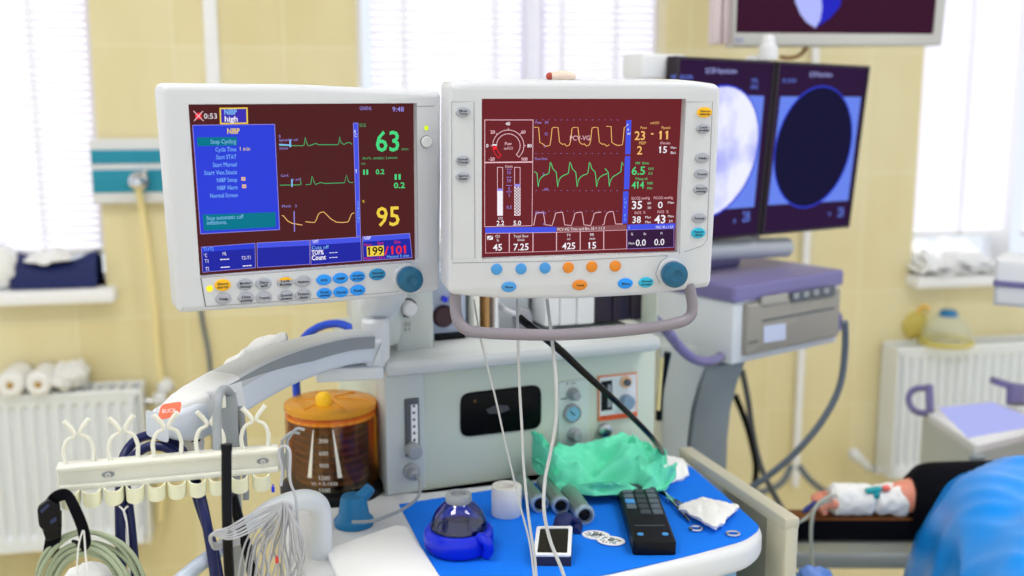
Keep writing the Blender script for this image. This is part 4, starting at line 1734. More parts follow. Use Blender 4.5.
# menu
mq = [(192.2, 124.9), (274.8, 124), (279.8, 229.8), (200.2, 234.2)]
LS.poly(mq, S_BLUE).frame(mq, S_LIL, 0.6)
LS.text('NIBP', 227.3, 133.8, 5.3, S_YEL, w=12.5, bold=.02)
LS.poly([(197, 137.4), (236.7, 137), (237, 145.3), (197.6, 146.0)], S_TEAL)
for tx, y, w in (('Stop Cycling', 143.3, 25), ('Cycle Time', 151.2, 20.5), ('Start STAT', 158.8, 20), ('Start Manual', 166.3, 23.5), ('Start Ven.Stasis', 174, 32), ('NIBP Setup', 181.6, 20), ('NIBP Alarm', 189.2, 20), ('Normal Screen', 196.8, 27)):
    LS.text(tx, 236 + (y - 143) * .03, y, 4.2, S_CYAN, w=w, al='R')
LS.text('1 min', 240, 150.8, 4.0, S_YEL, w=10)
for x, y in ((243.2, 178.8), (244, 186.2)):
    LS.poly([(x - 2, y - 1.8), (x + 2, y - 1.8), (x + 2, y + 1.8), (x - 2, y + 1.8)], S_AMB)
    LS.poly([(x - 1, y - .8), (x + 1, y - .8), (x + 1, y + .8), (x - 1, y + .8)], S_LIL)
hq = [(202.6, 214.6), (275.3, 212.1), (275.6, 226.8), (204, 230.6)]
LS.poly(hq, S_TEAL)
LS.text('Stop automatic cuff', 206.5, 220, 4.0, S_CYAN, w=37).text('inflations.', 207, 224.8, 4.0, S_CYAN, w=20)
# bottom boxes
boxes = (((201, 246.8), (255, 242.8), (255.6, 267.7), (202.4, 272.4)), ((256.5, 242.6), (309.3, 239.9), (310, 264.3), (257, 267.6)),
         ((310, 239.8), (360.7, 236.5), (361.4, 260.8), (310.6, 264.8)), ((362, 236.3), (409.5, 233), (412, 257.6), (362.6, 260.8)))
for i, b_ in enumerate(boxes):
    LS.poly(b_, S_NAVY)
    (ax_, ay), (bx, by) = b_[0], b_[1]
    LS.poly([(ax_, ay), (bx, by), (bx + .2, by + 5.4), (ax_ + .3, ay + 5.4)], S_BLUE2 if i != 0 else S_BLUE)
    LS.frame(b_, S_LIL, 0.5)
LS.text('T1+T2', 203.5, 251, 3.6, S_CYAN, w=10).text('°C', 203.5, 257, 3.4, S_WHITE, w=3.5).text('ML', 222.5, 255.2, 3.2, S_WHITE, w=4)
LS.text('T1', 204.6, 262.6, 3.4, S_WHITE, w=3.6).text('---', 220, 261, 5, S_WHITE, w=9, bold=.02).text('T2-T1', 241.3, 259.5, 3.4, S_WHITE, w=9)
LS.text('T2', 205.2, 270.3, 3.4, S_WHITE, w=3.6).text('---', 220.6, 268.8, 5, S_WHITE, w=9, bold=.02).text('---', 242.5, 267.4, 5, S_WHITE, w=9, bold=.02)
LS.text('NMT', 312.5, 243.2, 3.4, S_WHITE, w=6).text('Cuts off', 311.5, 249.3, 3.6, S_CYAN, w=17)
LS.text('TOF%', 311.3, 254.8, 4.8, S_WHITE, w=12, bold=.025).text('---', 329, 254.2, 5, S_WHITE, w=8)
LS.text('Count', 311.5, 260, 5, S_WHITE, w=14, bold=.025).text('---', 329, 259, 5, S_WHITE, w=8)
LS.text('NIBP', 363.5, 239.6, 3.4, S_WHITE, w=7)
LS.poly([(366.2, 246.3), (383.2, 245.2), (383.6, 255.3), (366.6, 256.4)], S_YEL)
LS.text('199', 367.3, 255.2, 8.6, S_BLK, w=15.5, bold=.015)
LS.text('/101', 384, 254.6, 8.8, S_RED, w=21.5, bold=.018)
LS.text('Sys', 377, 244.3, 3, S_RED, w=6).text('Dia', 394, 243.3, 3, S_RED, w=6).text('Mean', 364, 246, 2.6, S_RED, w=7).text('Mean ( 133 )', 364, 259.6, 2.8, S_RED, w=20)
LS.text('Manual 5 min', 386.5, 257.8, 2.8, S_CYAN, w=22)
# blue side strip with marks
LS.poly([(352.5, 122.8), (357.6, 122.6), (360.2, 235.8), (355.8, 236.3)], S_BLUE2)
LS.frame([(352.5, 122.8), (357.6, 122.6), (360.2, 235.8), (355.8, 236.3)], S_LIL, 0.5)
LS.text('E', 353.8, 133, 3.2, S_WHITE).text('C', 353.9, 137, 3.2, S_WHITE).text('1', 355, 173, 4, S_WHITE)
for i, c in enumerate('SCREEN2'):
    LS.text(c, 357, 203 + i * 3.2, 2.4, S_CYAN)
# traces
LS.line([(279, 145.4), (303, 145.6), (303.8, 144), (304.8, 137.3), (306, 142), (307.5, 145.5), (309.5, 145.4), (315.3, 143.3), (318, 144.6), (336.5, 144.6), (338, 144.2), (339.2, 136.6), (340.5, 142.5), (343.5, 144.4), (346, 142.8), (349, 142.3), (351.5, 144.2)], S_DGREEN, 0.75)
LS.line([(279.5, 185), (299.9, 184.6), (300, 177.6), (300.6, 184.4)], S_DGREEN, 0.75)
LS.line([(305.2, 184.6), (310.2, 184), (311.6, 175.8), (313.2, 181), (315, 184.3), (320.4, 182.2), (323.8, 183.3), (343.8, 182.6), (346, 174.8), (347.7, 181), (349.5, 182.4), (352.5, 182.2)], S_DGREEN, 0.75)
LS.line([(281.3, 215.2), (283, 215.6), (287, 220.6), (291.5, 223), (301.8, 224.8)], S_AMB, 0.8)
LS.line([(305, 221.4), (309, 221.9), (314, 222.2), (315.5, 220), (317.9, 213.8), (320, 212.2), (323, 211.6), (325.6, 214), (330, 218.4), (335.5, 221.8), (342, 222.3), (347.5, 221.6), (349, 218.5), (350.8, 213.7), (353.5, 212.6)], S_AMB, 0.8)
LS.line([(289.6, 139.4), (289.8, 147)], S_CYAN, 1.6).line([(278.5, 144.4), (289, 145)], S_CYAN, 1.4)
LS.line([(291.3, 179), (291.5, 186.6)], S_CYAN, 1.4).line([(293.5, 211), (294, 231.5)], S_LIL, 1.0)
LS.text('II', 278.5, 137.4, 2.8, S_LIL).text('Spiron0-1 mV', 278.6, 141.2, 2.6, S_LIL, w=19).text('Sensor', 278.8, 149.3, 2.6, S_LIL, w=9)
LS.text('Card.', 280.3, 176.6, 2.6, S_LIL, w=8).text('1 mV', 292.5, 180.6, 2.6, S_LIL, w=8).text('Pleth   2', 281.5, 207.3, 2.6, S_LIL, w=15)
LS.text('GENERAL', 359, 110, 3.6, S_LIL, w=12).text('9:48', 391.6, 111.6, 5, S_LIL, w=11.5, bold=.01)
LS.text('ECG', 359, 126.8, 3.4, S_DGREEN, w=6)
LS.text('63', 375.2, 151.2, 20.6, S_GREEN, w=23.3, bold=.012)
LS.text('/min', 400.5, 150.2, 2.8, S_DGREEN, w=7)
LS.text('Arrh. analys: Lenses', 361.5, 159.4, 2.9, S_DGREEN, w=35).text('mm', 360.5, 164.5, 2.6, S_DGREEN, w=4)
LS.text('II', 362.4, 174.4, 5, S_GREEN, w=5, bold=.02).text('0.2', 375, 174, 5, S_GREEN, w=8.5, bold=.02)
LS.text('II', 393.8, 179.4, 5.6, S_GREEN, w=6, bold=.02).text('0.2', 393, 188, 5.8, S_GREEN, w=11, bold=.02)
LS.text('%', 361.5, 202.5, 2.8, S_YEL)
LS.text('95', 375.8, 226, 20, S_YEL, w=23, bold=.012)
LS.b.build('screen', lt, smooth=False)


def face_line(fr, t, pts, name='panel_seam', closed=False, m=LINE, w=0.0009):
    b = MB(fr)
    p = fr.hits(pts, -0.0122)
    if closed:
        p = p + [p[0]]
    b.ribbon(p, w, -0.0123, m)
    b.build(name, t, smooth=False)


face_line(L, lt, [(201, 277.5), (300, 270.5), (412, 262), (413, 264), (398, 267.5), (395.5, 281), (399, 291.5), (300, 300), (206, 306.5)], closed=True)
face_line(L, lt, [(200.8, 278), (203, 292), (205.5, 306.5)], m=INK)
face_line(L, lt, [(416, 106.3), (434.5, 106)])
face_line(L, lt, [(415.7, 106.3), (417.5, 200), (418, 257)])


def oval_button(fr, t, px, py, rx, ry, m, cap='', top=None, h=0.0025, name='push_button', label=None):
    b = MB(fr)
    c = fr.hit(px, py, -0.012)
    ux = abs(fr.hit(px + rx, py, -0.012)[0] - c[0])
    uz = abs(fr.hit(px, py + ry, -0.012)[1] - c[1])
    b.plate(oval(c[0], c[1], ux, uz, 26), -0.012 - h, -0.0115, m, 0.0012, seg=2)
    if top:
        b.flat([(c[0] + ux * .96 * math.cos(a), c[1] + uz * .96 * math.sin(a)) for a in [math.radians(25 + 130 * i / 12) for i in range(13)]], -0.0122 - h, top)
    if cap:
        ls = cap.split('|')
        hh_ = uz * .42
        for i, s_ in enumerate(ls):
            b.text(s_, c[0], c[1] + (hh_ * .65 * (len(ls) - 1) - hh_ * .45) - i * hh_ * 1.35, hh_, INK, y=-0.0124 - h, wd=min(ux * 1.35, ux * .27 * max(3, len(s_))), bold=.02, al='C')
    return b.build(name, t, label=label)


for px, py, mm, cap, top in ((222.5, 285, YBTN, 'Silence|alarms', None), (223.4, 298.6, GBTN, 'Help', None), (245, 284.4, GBTN, 'Monitor|Setup', None), (246, 298.2, GBTN, 'Data|printing', None),
                             (263.4, 283.7, GBTN, 'Zero|all', None), (264, 297.5, GBTN, 'Trends', None), (285, 282.3, GBTN, 'Lock|Modules', YBTN), (285.8, 296.4, GBTN, 'Special|screens', None),
                             (302.8, 281.4, GBTN, 'Waveforms', None), (303.1, 295.2, GBTN, 'Patient|data', None), (323.7, 279.8, BBTN, 'ECG', None), (340.4, 278.2, BBTN, 'NIBP', None),
                             (357.4, 276.6, BBTN, 'Invasive|press', None), (324.2, 293.4, BBTN, 'Puls|oximetry', None), (340.7, 291.9, BBTN, 'Gases', None), (357.6, 290.1, BBTN, 'Resp', None), (377.2, 274.3, TBTN, 'Normal|screen', None)):
    oval_button(L, lt, px, py, 8.2 if mm is not BBTN else 7.6, 5.9 if mm is not BBTN else 5.4, mm, cap, top, label={YBTN: 'yellow push button', BBTN: 'bright blue push button', TBTN: 'teal blue push button'}.get(mm))
oval_button(L, lt, 209.7, 288.6, 3.4, 3.3, LEDY, name='indicator_lamp', label='lit yellow indicator lamp', h=0.001)
oval_button(L, lt, 426.3, 128, 2.3, 2.6, emit('green yellow lamp', (210, 236, 50), 1.1), name='indicator_lamp', label='lit green yellow lamp', h=0.001)
b = MB(L)
c = L.hit(426.3, 141.9, -0.012)
b.lathe([(0.0085, -0.0115), (0.0085, -0.0128), (0.0078, -0.0132), (0.0078, -0.0124)], DGREY, (c[0], 0, c[1]), 'Y', 28, caps=False)
b.lathe([(0.0077, -0.0118), (0.0077, -0.0145), (0.0065, -0.0155), (0, -0.0155)], WHITE, (c[0], 0, c[1]), 'Y', 28)
b.build('power_button', lt)


def knob(fr, t, px, py, r):
    b = MB(fr)
    c = fr.hit(px, py, -0.02)
    rr = abs(fr.hit(px + r, py, -0.02)[0] - c[0])
    b.lathe([(rr * 1.15, -0.0115), (rr * 1.12, -0.0135), (rr * 1.0, -0.0140)], CASE, (c[0], 0, c[1]), 'Y', 36)
    b.lathe([(rr * .93, -0.0135), (rr, -0.018), (rr, -0.026), (rr * .93, -0.030), (rr * .75, -0.0315), (rr * .40, -0.0315), (rr * .36, -0.0305), (0, -0.0295)], KNOB, (c[0], 0, c[1]), 'Y', 36)
    b.build('rotary_knob', t, label='teal rotary knob')


knob(L, lt, 409.3, 279.2, 12.3)
# back shell and mount
b = MB(L)
b.box(-0.12, 0.10, 0.05, 0.10, -0.11, 0.10, CASE2, 0.02)
b.build('back_shell', lt)
b = MB(L)
p0 = L.w(0.06, 0.09, -0.06)
b.m = ID.m
b.tube([p0, at(385, 275, 1.62), at(379, 300, 1.72), at(378, 320, 1.74)], [0.03, 0.034, 0.036, 0.038], CASE2, n=16)
b.build('mount_arm', lt)

# ================================================================== VENTILATOR MONITOR (right)
Rm = Frame((0.091, 1.448, 1.342), 13.3, 2.8)
vt2 = thing('ventilator_monitor', 'white monitor with wave traces, a pressure dial and a tubular handle below', 'monitor', Rm)
m, scq, bz = casing(Rm, vt2, [(447.8, 83), (470, 80.5), (690, 80.5), (718.3, 84.5), (714, 180), (708.5, 279), (706, 286), (640, 294), (570, 297.8), (500, 297.5), (447, 293), (447.3, 180)], [(482.5, 101), (679.9, 101), (672.8, 248.6), (482.5, 255.2)], [0.008, 0.01, 0.01, 0.012, 0, 0.004, 0.01, 0, 0, 0, 0.01, 0], 0.06, CASE)
m.build('casing', vt2)
RS = Px(Rm, 0.002)
RS.b.flat(Rm.hits([(480.5, 99), (682, 99), (675, 250.5), (480.5, 257)], 0.002), 0.0022, S_FLARE2)
RS.frame([(484.4, 119.6), (533.4, 119.6), (533, 162), (484.4, 162.6)], S_PINK, 0.7)
RS.frame([(484.4, 162.6), (533, 162), (532.2, 226), (484.4, 227)], S_PINK, 0.6)
cx, cy = 508.3, 145.6


def arcp(r, a0, a1, n=28):
    return [(cx + r * math.cos(math.radians(a0 + (a1 - a0) * i / n)), cy - r * math.sin(math.radians(a0 + (a1 - a0) * i / n))) for i in range(n + 1)]


RS.line(arcp(15.6, 172, -48), S_PINK, 0.7).line(arcp(11.8, 172, -48), S_PINK, 0.7)
RS.line([arcp(15.6, 172, -48)[-1], arcp(11.8, 172, -48)[-1]], S_PINK, 0.7)
RS.line(arcp(15.6, 232, 182), S_RED, 0.7).line(arcp(11.8, 232, 182), S_RED, 0.7)
RS.poly(arcp(15.2, 196, 182, 6) + arcp(12.2, 182, 196, 6), S_RED)
RS.line([arcp(15.6, 232, 182)[0], arcp(11.8, 232, 182)[0]], S_RED, 0.7)
RS.line([arcp(16, 177, 177, 1)[0], arcp(11.4, 177, 177, 1)[0]], S_WHITE, 1.4)
for a in (180, 135, 90, 45, 0):
    RS.line([arcp(15.6, a, a, 1)[0], arcp(17.6, a, a, 1)[0]], S_PINK, 0.6)
for tx, x, y in (('0', 487.2, 147.3), ('20', 492.6, 133.6), ('40', 507.8, 125.3), ('60', 523.2, 133.6), ('80', 529.4, 147.3), ('-20', 491.6, 160.6), ('100', 524.4, 160.6)):
    RS.text(tx, x, y, 3.4, S_WHITE if tx in ('0', '40', '80') else S_PINK, al='C', bold=.02)
RS.text('Paw', 508.2, 145, 3.2, S_PINK, al='C').text('cmH2O', 508.2, 149.6, 3.0, S_PINK, w=9, al='C')
# flow bars
RS.frame([(497, 167), (502.8, 167), (502.8, 215.6), (497, 215.6)], S_PINK, 0.6)
RS.poly([(497.4, 190.6), (502.5, 190.6), (502.5, 215.4), (497.4, 215.4)], S_WHITE).poly([(497.2, 188.4), (502.6, 188.4), (502.6, 190.8), (497.2, 190.8)], S_LIL)
RS.frame([(514.1, 167), (520.2, 167), (520.2, 215.6), (514.1, 215.6)], S_PINK, 0.6)
RS.poly([(514.3, 184), (520, 184), (520, 186.6), (514.3, 186.6)], S_LIL)
for i in range(4):
    for j in range(19):
        if (i + j) % 2 == 0:
            x, y = 514.4 + i * 1.42, 186.8 + j * 1.5
            RS.poly([(x, y), (x + 1.42, y), (x + 1.42, y + 1.5), (x, y + 1.5)], S_WHITE)
RS.text('l/min', 508.6, 167.6, 3.0, S_PINK, al='C')
for tx, y in (('15', 174), ('10', 182), ('5', 190.2), ('1', 196.6), ('0.5', 208.5)):
    RS.text(tx, 508.6, y, 3.4, S_LIL, al='C')
    if tx != '0.5':
        RS.line([(505.8, y - 5), (511.4, y - 5)], S_LIL, 0.5)
RS.text('O2', 500, 219.2, 2.8, S_WHITE, al='C').text('2.2', 499.9, 225, 5, S_WHITE, w=7.6, al='C', bold=.02).text('5.0', 516.7, 225, 5, S_WHITE, w=7.6, al='C', bold=.02)
# waves
top_w = [(533.8, 127.2), (538, 127.2), (539.3, 142.3), (542, 143.5), (545.3, 146.2), (549.4, 145)]
for k in range(3):
    o = k * 19.9
    top_w += [(550.2 + o, 140), (551.5 + o, 128.2), (553 + o, 127.2), (557.4 + o, 127.2), (558.9 + o, 142), (562 + o, 144.2), (563.8 + o, 143.6), (566 + o, 146), (568.9 + o, 144.6)]
RS.line(top_w[:-1] if False else top_w, S_AMB, 0.8)
RS.line([(605.7, 126.2), (610.4, 126.2), (611, 142), (614, 144.2), (617.3, 145.3), (621.7, 144.6), (622.6, 138), (623.5, 127.5), (625, 126.5)], S_AMB, 0.8)
RS.text('PCV-VG', 569.3, 140.2, 5, S_PINK, w=20)
gw = [(533.7, 171.3), (536.4, 173)]
for k in range(4):
    o = k * 19.45
    gw += [(537.7 + o, 186.4), (539.3 + o, 179), (541 + o, 176.8), (544 + o, 174.8), (546 + o, 174.2), (548.3 + o, 173), (549.8 + o, 161.8), (551 + o, 164), (552 + o, 168), (555.6 + o, 172)]
RS.line(gw[:-4], S_GREEN, 0.8)
RS.line([(604.3, 168.2), (607.4, 172), (608.7, 186), (610, 180), (612, 176.6), (617.3, 173.4), (620, 171.6), (621.3, 161.8), (622.8, 165)], S_GREEN, 0.8)
bw_ = [(533.2, 225)]
for k in range(4):
    o = k * 19.3
    bw_ += [(534.4 + o, 218), (535.6 + o, 213), (538 + o, 212.2), (542.6 + o, 211.8), (543.6 + o, 217), (544.6 + o, 224.4), (551.4 + o, 225.2)]
RS.line(bw_[:-3], S_PINK, 0.8)
RS.line([(601.6, 224.6), (603.4, 223.6), (604.5, 217), (606.5, 212.4), (609, 211.4), (612.4, 211.2), (613.6, 217), (614.8, 223.6), (622, 223.6)], S_PINK, 0.8)
for y0, y1 in ((153.2, 153.2), (190.2, 189), (210.6, 209.4), (119.6, 119.4)):
    for i in range(14):
        x = 535 + i * 6.2
        RS.line([(x, y0), (x + 1.2, y0)], S_LIL, 0.4)
RS.text('Paw', 534.5, 123.4, 2.8, S_LIL, w=6).text('30', 543.6, 123.4, 2.8, S_LIL, w=3.6).text('15', 543.6, 135, 2.8, S_LIL).text('0', 542.8, 147, 2.6, S_LIL)
RS.text('Flow l/min', 534.2, 159.6, 2.8, S_LIL, w=12).text('0', 541.6, 174.8, 2.6, S_LIL).text('-60', 542, 190, 2.8, S_LIL, w=5).text('CO2 mmHg', 533.8, 213.4, 2.6, S_LIL, w=11).text('0', 542, 224.4, 2.4, S_LIL)
for a in (((624.9, 120), (630, 119.8), (629, 153.8), (623.8, 153.9)), ((623.6, 155.8), (628.9, 155.6), (627.9, 188.6), (622.5, 188.9)), ((621.8, 190.8), (627.2, 190.6), (626, 222.6), (621, 223))):
    RS.poly(a, S_BLUE2)
for i, c in enumerate('PAW'):
    RS.text(c, 625.4, 126.2 + i * 4.3, 2.8, S_WHITE)
for i, c in enumerate('cO2 02'):
    RS.text(c, 622.7, 199 + i * 4.2, 2.8, S_CYAN)
# numbers
RS.text('cmH2O', 648.5, 123.8, 2.8, S_AMB, w=9).text('Pmax', 639, 128.6, 2.8, S_AMB, w=6.4).text('Ppeak', 660, 128.6, 2.8, S_AMB, w=9)
RS.text('23', 633, 139.5, 9.2, S_AMB, w=10.4, bold=.012).text('-', 649.3, 135.5, 7, S_AMB, w=2.5, bold=.03).text('11', 657.2, 139, 9, S_AMB, w=9, bold=.012)
RS.text('PEEP', 637.5, 144, 3, S_AMB, w=7).text('2', 635.3, 153.9, 8.8, S_AMB, w=5.2, bold=.012)
RS.text('f/min', 658.5, 144, 3, S_PINK, w=10).text('15', 657.2, 152.5, 7, S_WHITE, w=8, bold=.012).text('Man', 669, 148.4, 2.6, S_WHITE, w=5.4).text('Bal.', 669, 153.4, 2.6, S_WHITE, w=5.4)
RS.text('MV  l/min', 634, 164, 2.9, S_GREEN, w=13).text('6.5', 630, 174.2, 8.6, S_GREEN, w=13.2, bold=.012).text('10.0', 646.6, 169.4, 2.6, S_GREEN, w=5).text('3.0', 646.6, 174, 2.6, S_GREEN, w=4)
RS.text('TVexp ml', 633.5, 179.6, 2.9, S_GREEN, w=12).text('414', 630, 187.8, 7.4, S_GREEN, w=12.2, bold=.012).text('1000', 645.5, 183.8, 2.6, S_GREEN, w=5.4).text('Bал.' if False else 'Man', 645.5, 188.6, 2.6, S_GREEN, w=5)
RS.text('EtCO2 mmHg', 630, 199, 3, S_PINK, w=18).text('FiCO2 mmHg', 652, 198.6, 3, S_PINK, w=19)
RS.text('35', 630.1, 208.3, 8.6, S_WHITE, w=10.2, bold=.015).text('0', 656, 207.4, 7, S_WHITE, w=4.8, bold=.012).text('60', 645.6, 203.6, 2.6, S_WHITE, w=3.6).text('20', 645.6, 208.2, 2.6, S_WHITE, w=3.6).text('Man', 666, 203, 2.6, S_WHITE, w=6)
RS.text('EtO2  %', 633, 213.2, 2.9, S_PINK, w=10.5).text('FiO2  %', 655.6, 212.4, 2.9, S_PINK, w=11)
RS.text('38', 630.6, 222.2, 7.2, S_WHITE, w=8.4, bold=.012).text('43', 652.4, 222.6, 9, S_WHITE, w=11, bold=.015).text('Man', 643.4, 217.6, 2.6, S_WHITE, w=5.6).text('Man', 643.4, 222.4, 2.6, S_WHITE, w=5.6).text('Man', 666, 216.6, 2.6, S_WHITE, w=5.6).text('21', 666.6, 221.6, 2.6, S_WHITE, w=3.6)
# banners and cells
RS.poly([(484, 226.6), (554.8, 226), (554.8, 231.4), (484, 232.2)], S_BLUE2)
RS.poly([(555, 226), (624.8, 223.9), (624.6, 229), (555, 231.2)], S_BRN)
RS.text('PCV-VG Time-cycl 8m, I:E = 1:1.0', 556, 230, 3.2, S_WHITE, w=47)
RS.poly([(625.4, 223.8), (673.4, 222.4), (673, 227.4), (625.2, 229)], S_BLUE2)
RS.text('MAC 49 y = 0.0', 654, 227.6, 3, S_WHITE, w=17).text('i', 627, 227.6, 3.2, S_WHITE)
xs = (484.2, 508, 531.6, 555, 578.6, 602, 625, 672)
ytp = (232.2, 231.9, 231.6, 231.2, 230.4, 229.6, 228.8, 227.4)
ybt = (252.2, 251.6, 251, 250.3, 249.6, 248.8, 248, 246.4)
for i in range(7):
    cell = [(xs[i], ytp[i]), (xs[i + 1], ytp[i + 1]), (xs[i + 1] - .1, ybt[i + 1]), (xs[i], ybt[i])]
    if i == 6:
        RS.poly(cell, emit('display dusk violet', (52, 26, 62)))
    RS.frame(cell, S_LIL if i == 6 else S_PINK, 0.45)
RS.poly([(486, 235), (491.6, 234.8), (491.6, 238.6), (486, 239)], S_WHITE).line([(486.4, 238.6), (491.4, 235)], S_FLARE2, 0.8)
RS.text('O2', 496.4, 236.4, 2.8, S_WHITE, al='C').text('%', 496.4, 240.4, 2.8, S_WHITE, al='C')
RS.text('Total flow', 519.6, 236.4, 2.9, S_WHITE, w=15, al='C').text('l/min', 519.6, 240, 2.8, S_WHITE, al='C')
RS.text('TV', 567, 235.4, 2.8, S_WHITE, al='C').text('ml', 567, 239, 2.6, S_WHITE, al='C').text('RR', 590.4, 234.8, 2.8, S_WHITE, al='C').text('/min', 590.4, 238.6, 2.6, S_WHITE, al='C')
RS.text('45', 496.2, 249.4, 7, S_WHITE, w=9, al='C', bold=.015).text('7.25', 519.6, 249, 7, S_WHITE, w=15, al='C', bold=.015).text('425', 567, 248, 7, S_WHITE, w=13, al='C', bold=.015).text('15', 590.3, 247.4, 7, S_WHITE, w=8, al='C', bold=.015)
RS.text('0.0', 633.6, 244.8, 7, S_WHITE, w=10, bold=.012).text('0.0', 652, 244.2, 7, S_WHITE, w=10, bold=.012).text('Mean', 626.4, 243.4, 2.6, S_WHITE, w=6)
RS.text('%', 628.8, 234.4, 2.8, S_WHITE).text('Et', 641.6, 234, 2.6, S_WHITE).text('Fi', 658.4, 233.4, 2.6, S_WHITE)
RS.b.build('screen', vt2, smooth=False)
face_line(Rm, vt2, [(451.5, 102), (474, 101.6), (475, 258), (452, 259.5)], closed=True)
face_line(Rm, vt2, [(686, 102), (712.5, 101.6), (707, 240), (702, 246), (684, 252)], closed=False)
face_line(Rm, vt2, [(686, 102), (681, 190), (679.5, 254)], closed=False)
face_line(Rm, vt2, [(452, 263), (560, 261), (668, 255.5), (660, 262), (655.5, 274), (660, 284)], closed=False)
for px, py, mm, cap in ((462.8, 112.2, GBTN, 'Mute|Tone'), (462.8, 160.5, GBTN, 'Insuf|Check'), (462.8, 177, GBTN, 'Spiro|Next'), (704.2, 112.4, YBTN, 'Silence|alarm'), (702.8, 128.6, GBTN, 'Lock|module'), (702, 158, GBTN, 'Help'),
                        (701.2, 174, GBTN, 'Trends'), (700.5, 189.5, GBTN, 'Record|setup'), (698.8, 218, GBTN, 'Setup'), (698, 233, CBTN, 'Patient|data'), (508.8, 286.8, SBTN, 'Flow'), (579.6, 284.9, OBTN, 'Vent'), (625.2, 283.3, BBTN, 'Menu'), (645.8, 282.3, CBTN, 'Normal|screen')):
    oval_button(Rm, vt2, px, py, 7.4 if px != 698 else 7, 5.2, mm, cap, label={YBTN: 'yellow push button', BBTN: 'bright blue push button', CBTN: 'cyan push button', OBTN: 'orange push button', SBTN: 'blue push button'}.get(mm))
for px, py, mm in ((496.6, 269.2, SBTN), (521, 268.8, SBTN), (544.9, 268, SBTN), (568.3, 267.4, OBTN), (591.7, 266.6, OBTN), (615.2, 266, OBTN)):
    oval_button(Rm, vt2, px, py, 5.5, 5.5, mm, label='orange round button' if mm is OBTN else 'blue round button', name='round_button')
knob(Rm, vt2, 673.8, 274.2, 12.2)
b = MB()
hy = 1.44
b.tube([at(455.5, 290, 1.43), at(456, 312, 1.425), at(461, 325, 1.42), at(475, 331.8, 1.418), at(520, 334.5, 1.42), at(570, 334.5, 1.43), at(630, 330, 1.45), at(672, 324, 1.465), at(688, 318, 1.475), at(692.5, 307, 1.48), at(689, 284, 1.485)], 0.0078, HANDLE, n=14, sm=8)
b.build('handle', vt2, label='mauve grey tubular handle')
b = MB(Rm)
b.box(-0.12, 0.12, 0.055, 0.10, -0.10, 0.10, CASE2, 0.02)
b.box(-0.04, 0.06, 0.09, 0.30, -0.02, 0.06, CASE2, 0.01)
b.build('back_shell', vt2)
# beige plug lying on top of the monitor
b = MB(Rm)
p = Rm.hit(560, 78, 0.03)
zt_m = Rm.hit(560, 81, 0.03)[1]
b.tube([(p[0] - 0.012, 0.03, zt_m + 0.006), (p[0] + 0.006, 0.03, zt_m + 0.0065), (p[0] + 0.020, 0.035, zt_m + 0.005)], [0.006, 0.0075, 0.005], mat('beige plug', (226, 206, 190), 0.5), sm=4)
b.ball((p[0] - 0.014, 0.03, zt_m + 0.006), 0.0052, mat('red brown tip', (176, 70, 60), 0.5))
b.build('cable_plug', label='small beige plug with a red brown tip on top of the monitor', cat='plug')
# ================================================================== ON THE WORK SURFACE
cl = [atz(x, y, TZ) for x, y in ((399, 505), (470, 494), (560, 480), (683, 464), (692, 468), (752, 520), (761, 529), (745, 541), (690, 556), (620, 572), (560, 584), (470, 596), (452, 596), (420, 545))]
clp = rounded([(p.x, p.y) for p in cl], [0, 0, 0, 0.008, .01, .01, .02, .02, 0.03, .02, .02, .01, .01, 0], 3)
m = MB()
m.slab(clp[::-1], TZ + 0.0016, TZ + 0.0003, CLOTHB)
m.build('table_cloth', label='bright blue cloth spread over the machine work surface', cat='cloth')
TC = TZ + 0.0017


def tp(px, py, dz=0.0):
    return atz(px, py, TC + dz)


# white pad at left
pd = [atz(x, y, TZ + 0.012) for x, y in ((326, 548), (395, 524), (408, 526), (452, 592), (440, 604), (352, 612))]
m = MB()
m.slab(rounded([(p.x, p.y) for p in pd][::-1], 0.008, 3), TZ + 0.012, TZ + 0.001, PAPER, 0.005, bb=0.004)
m.build('folded_pad', label='folded white pad on the near left corner of the work surface', cat='pad')

# blue bottle / nebuliser
c = tp(459, 549)
t = thing('aerosol_bottle', 'dark blue clear dome bottle in a royal blue cup with grey cap', 'bottle', base(c))
k = c.y / F / 0.95
m = MB()
prof = [(0.022, 0.0), (0.045, 0.002), (0.050, 0.009), (0.051, 0.020), (0.0495, 0.030), (0.046, 0.034), (0.041, 0.034), (0.0405, 0.028)]
m.lathe(prof, ROYAL, tuple(c), 'Z', 40)
m.build('cup', t, label='royal blue cup')
m = MB()
pts = [c + Vector((0.030, -0.034, 0.032)), c + Vector((0.040, -0.042, 0.030)), c + Vector((0.044, -0.040, 0.016)), c + Vector((0.040, -0.034, 0.006))]
m.tube(pts, 0.0075, ROYAL, n=12)
m.build('side_handle', t)
m = MB()
m.lathe([(0.0405, 0.030), (0.0405, 0.038), (0.0385, 0.047), (0.0345, 0.056), (0.0285, 0.064), (0.022, 0.070), (0.0175, 0.073), (0.0165, 0.076)], BLUEGL, tuple(c), 'Z', 40, caps=False)
m.build('dome', t, label='dark blue clear dome')
m = MB()
m.lathe([(0.0402, 0.029), (0.036, 0.033), (0.02, 0.036), (0, 0.036)], NAVYCL, tuple(c), 'Z', 30)
m.build('diaphragm', t)
m = MB()
m.lathe([(0.0175, 0.072), (0.019, 0.074), (0.019, 0.083), (0.0175, 0.085), (0.0115, 0.085), (0.0105, 0.080), (0, 0.080)], GREY, tuple(c), 'Z', 30)
m.build('cap', t, label='grey cap')
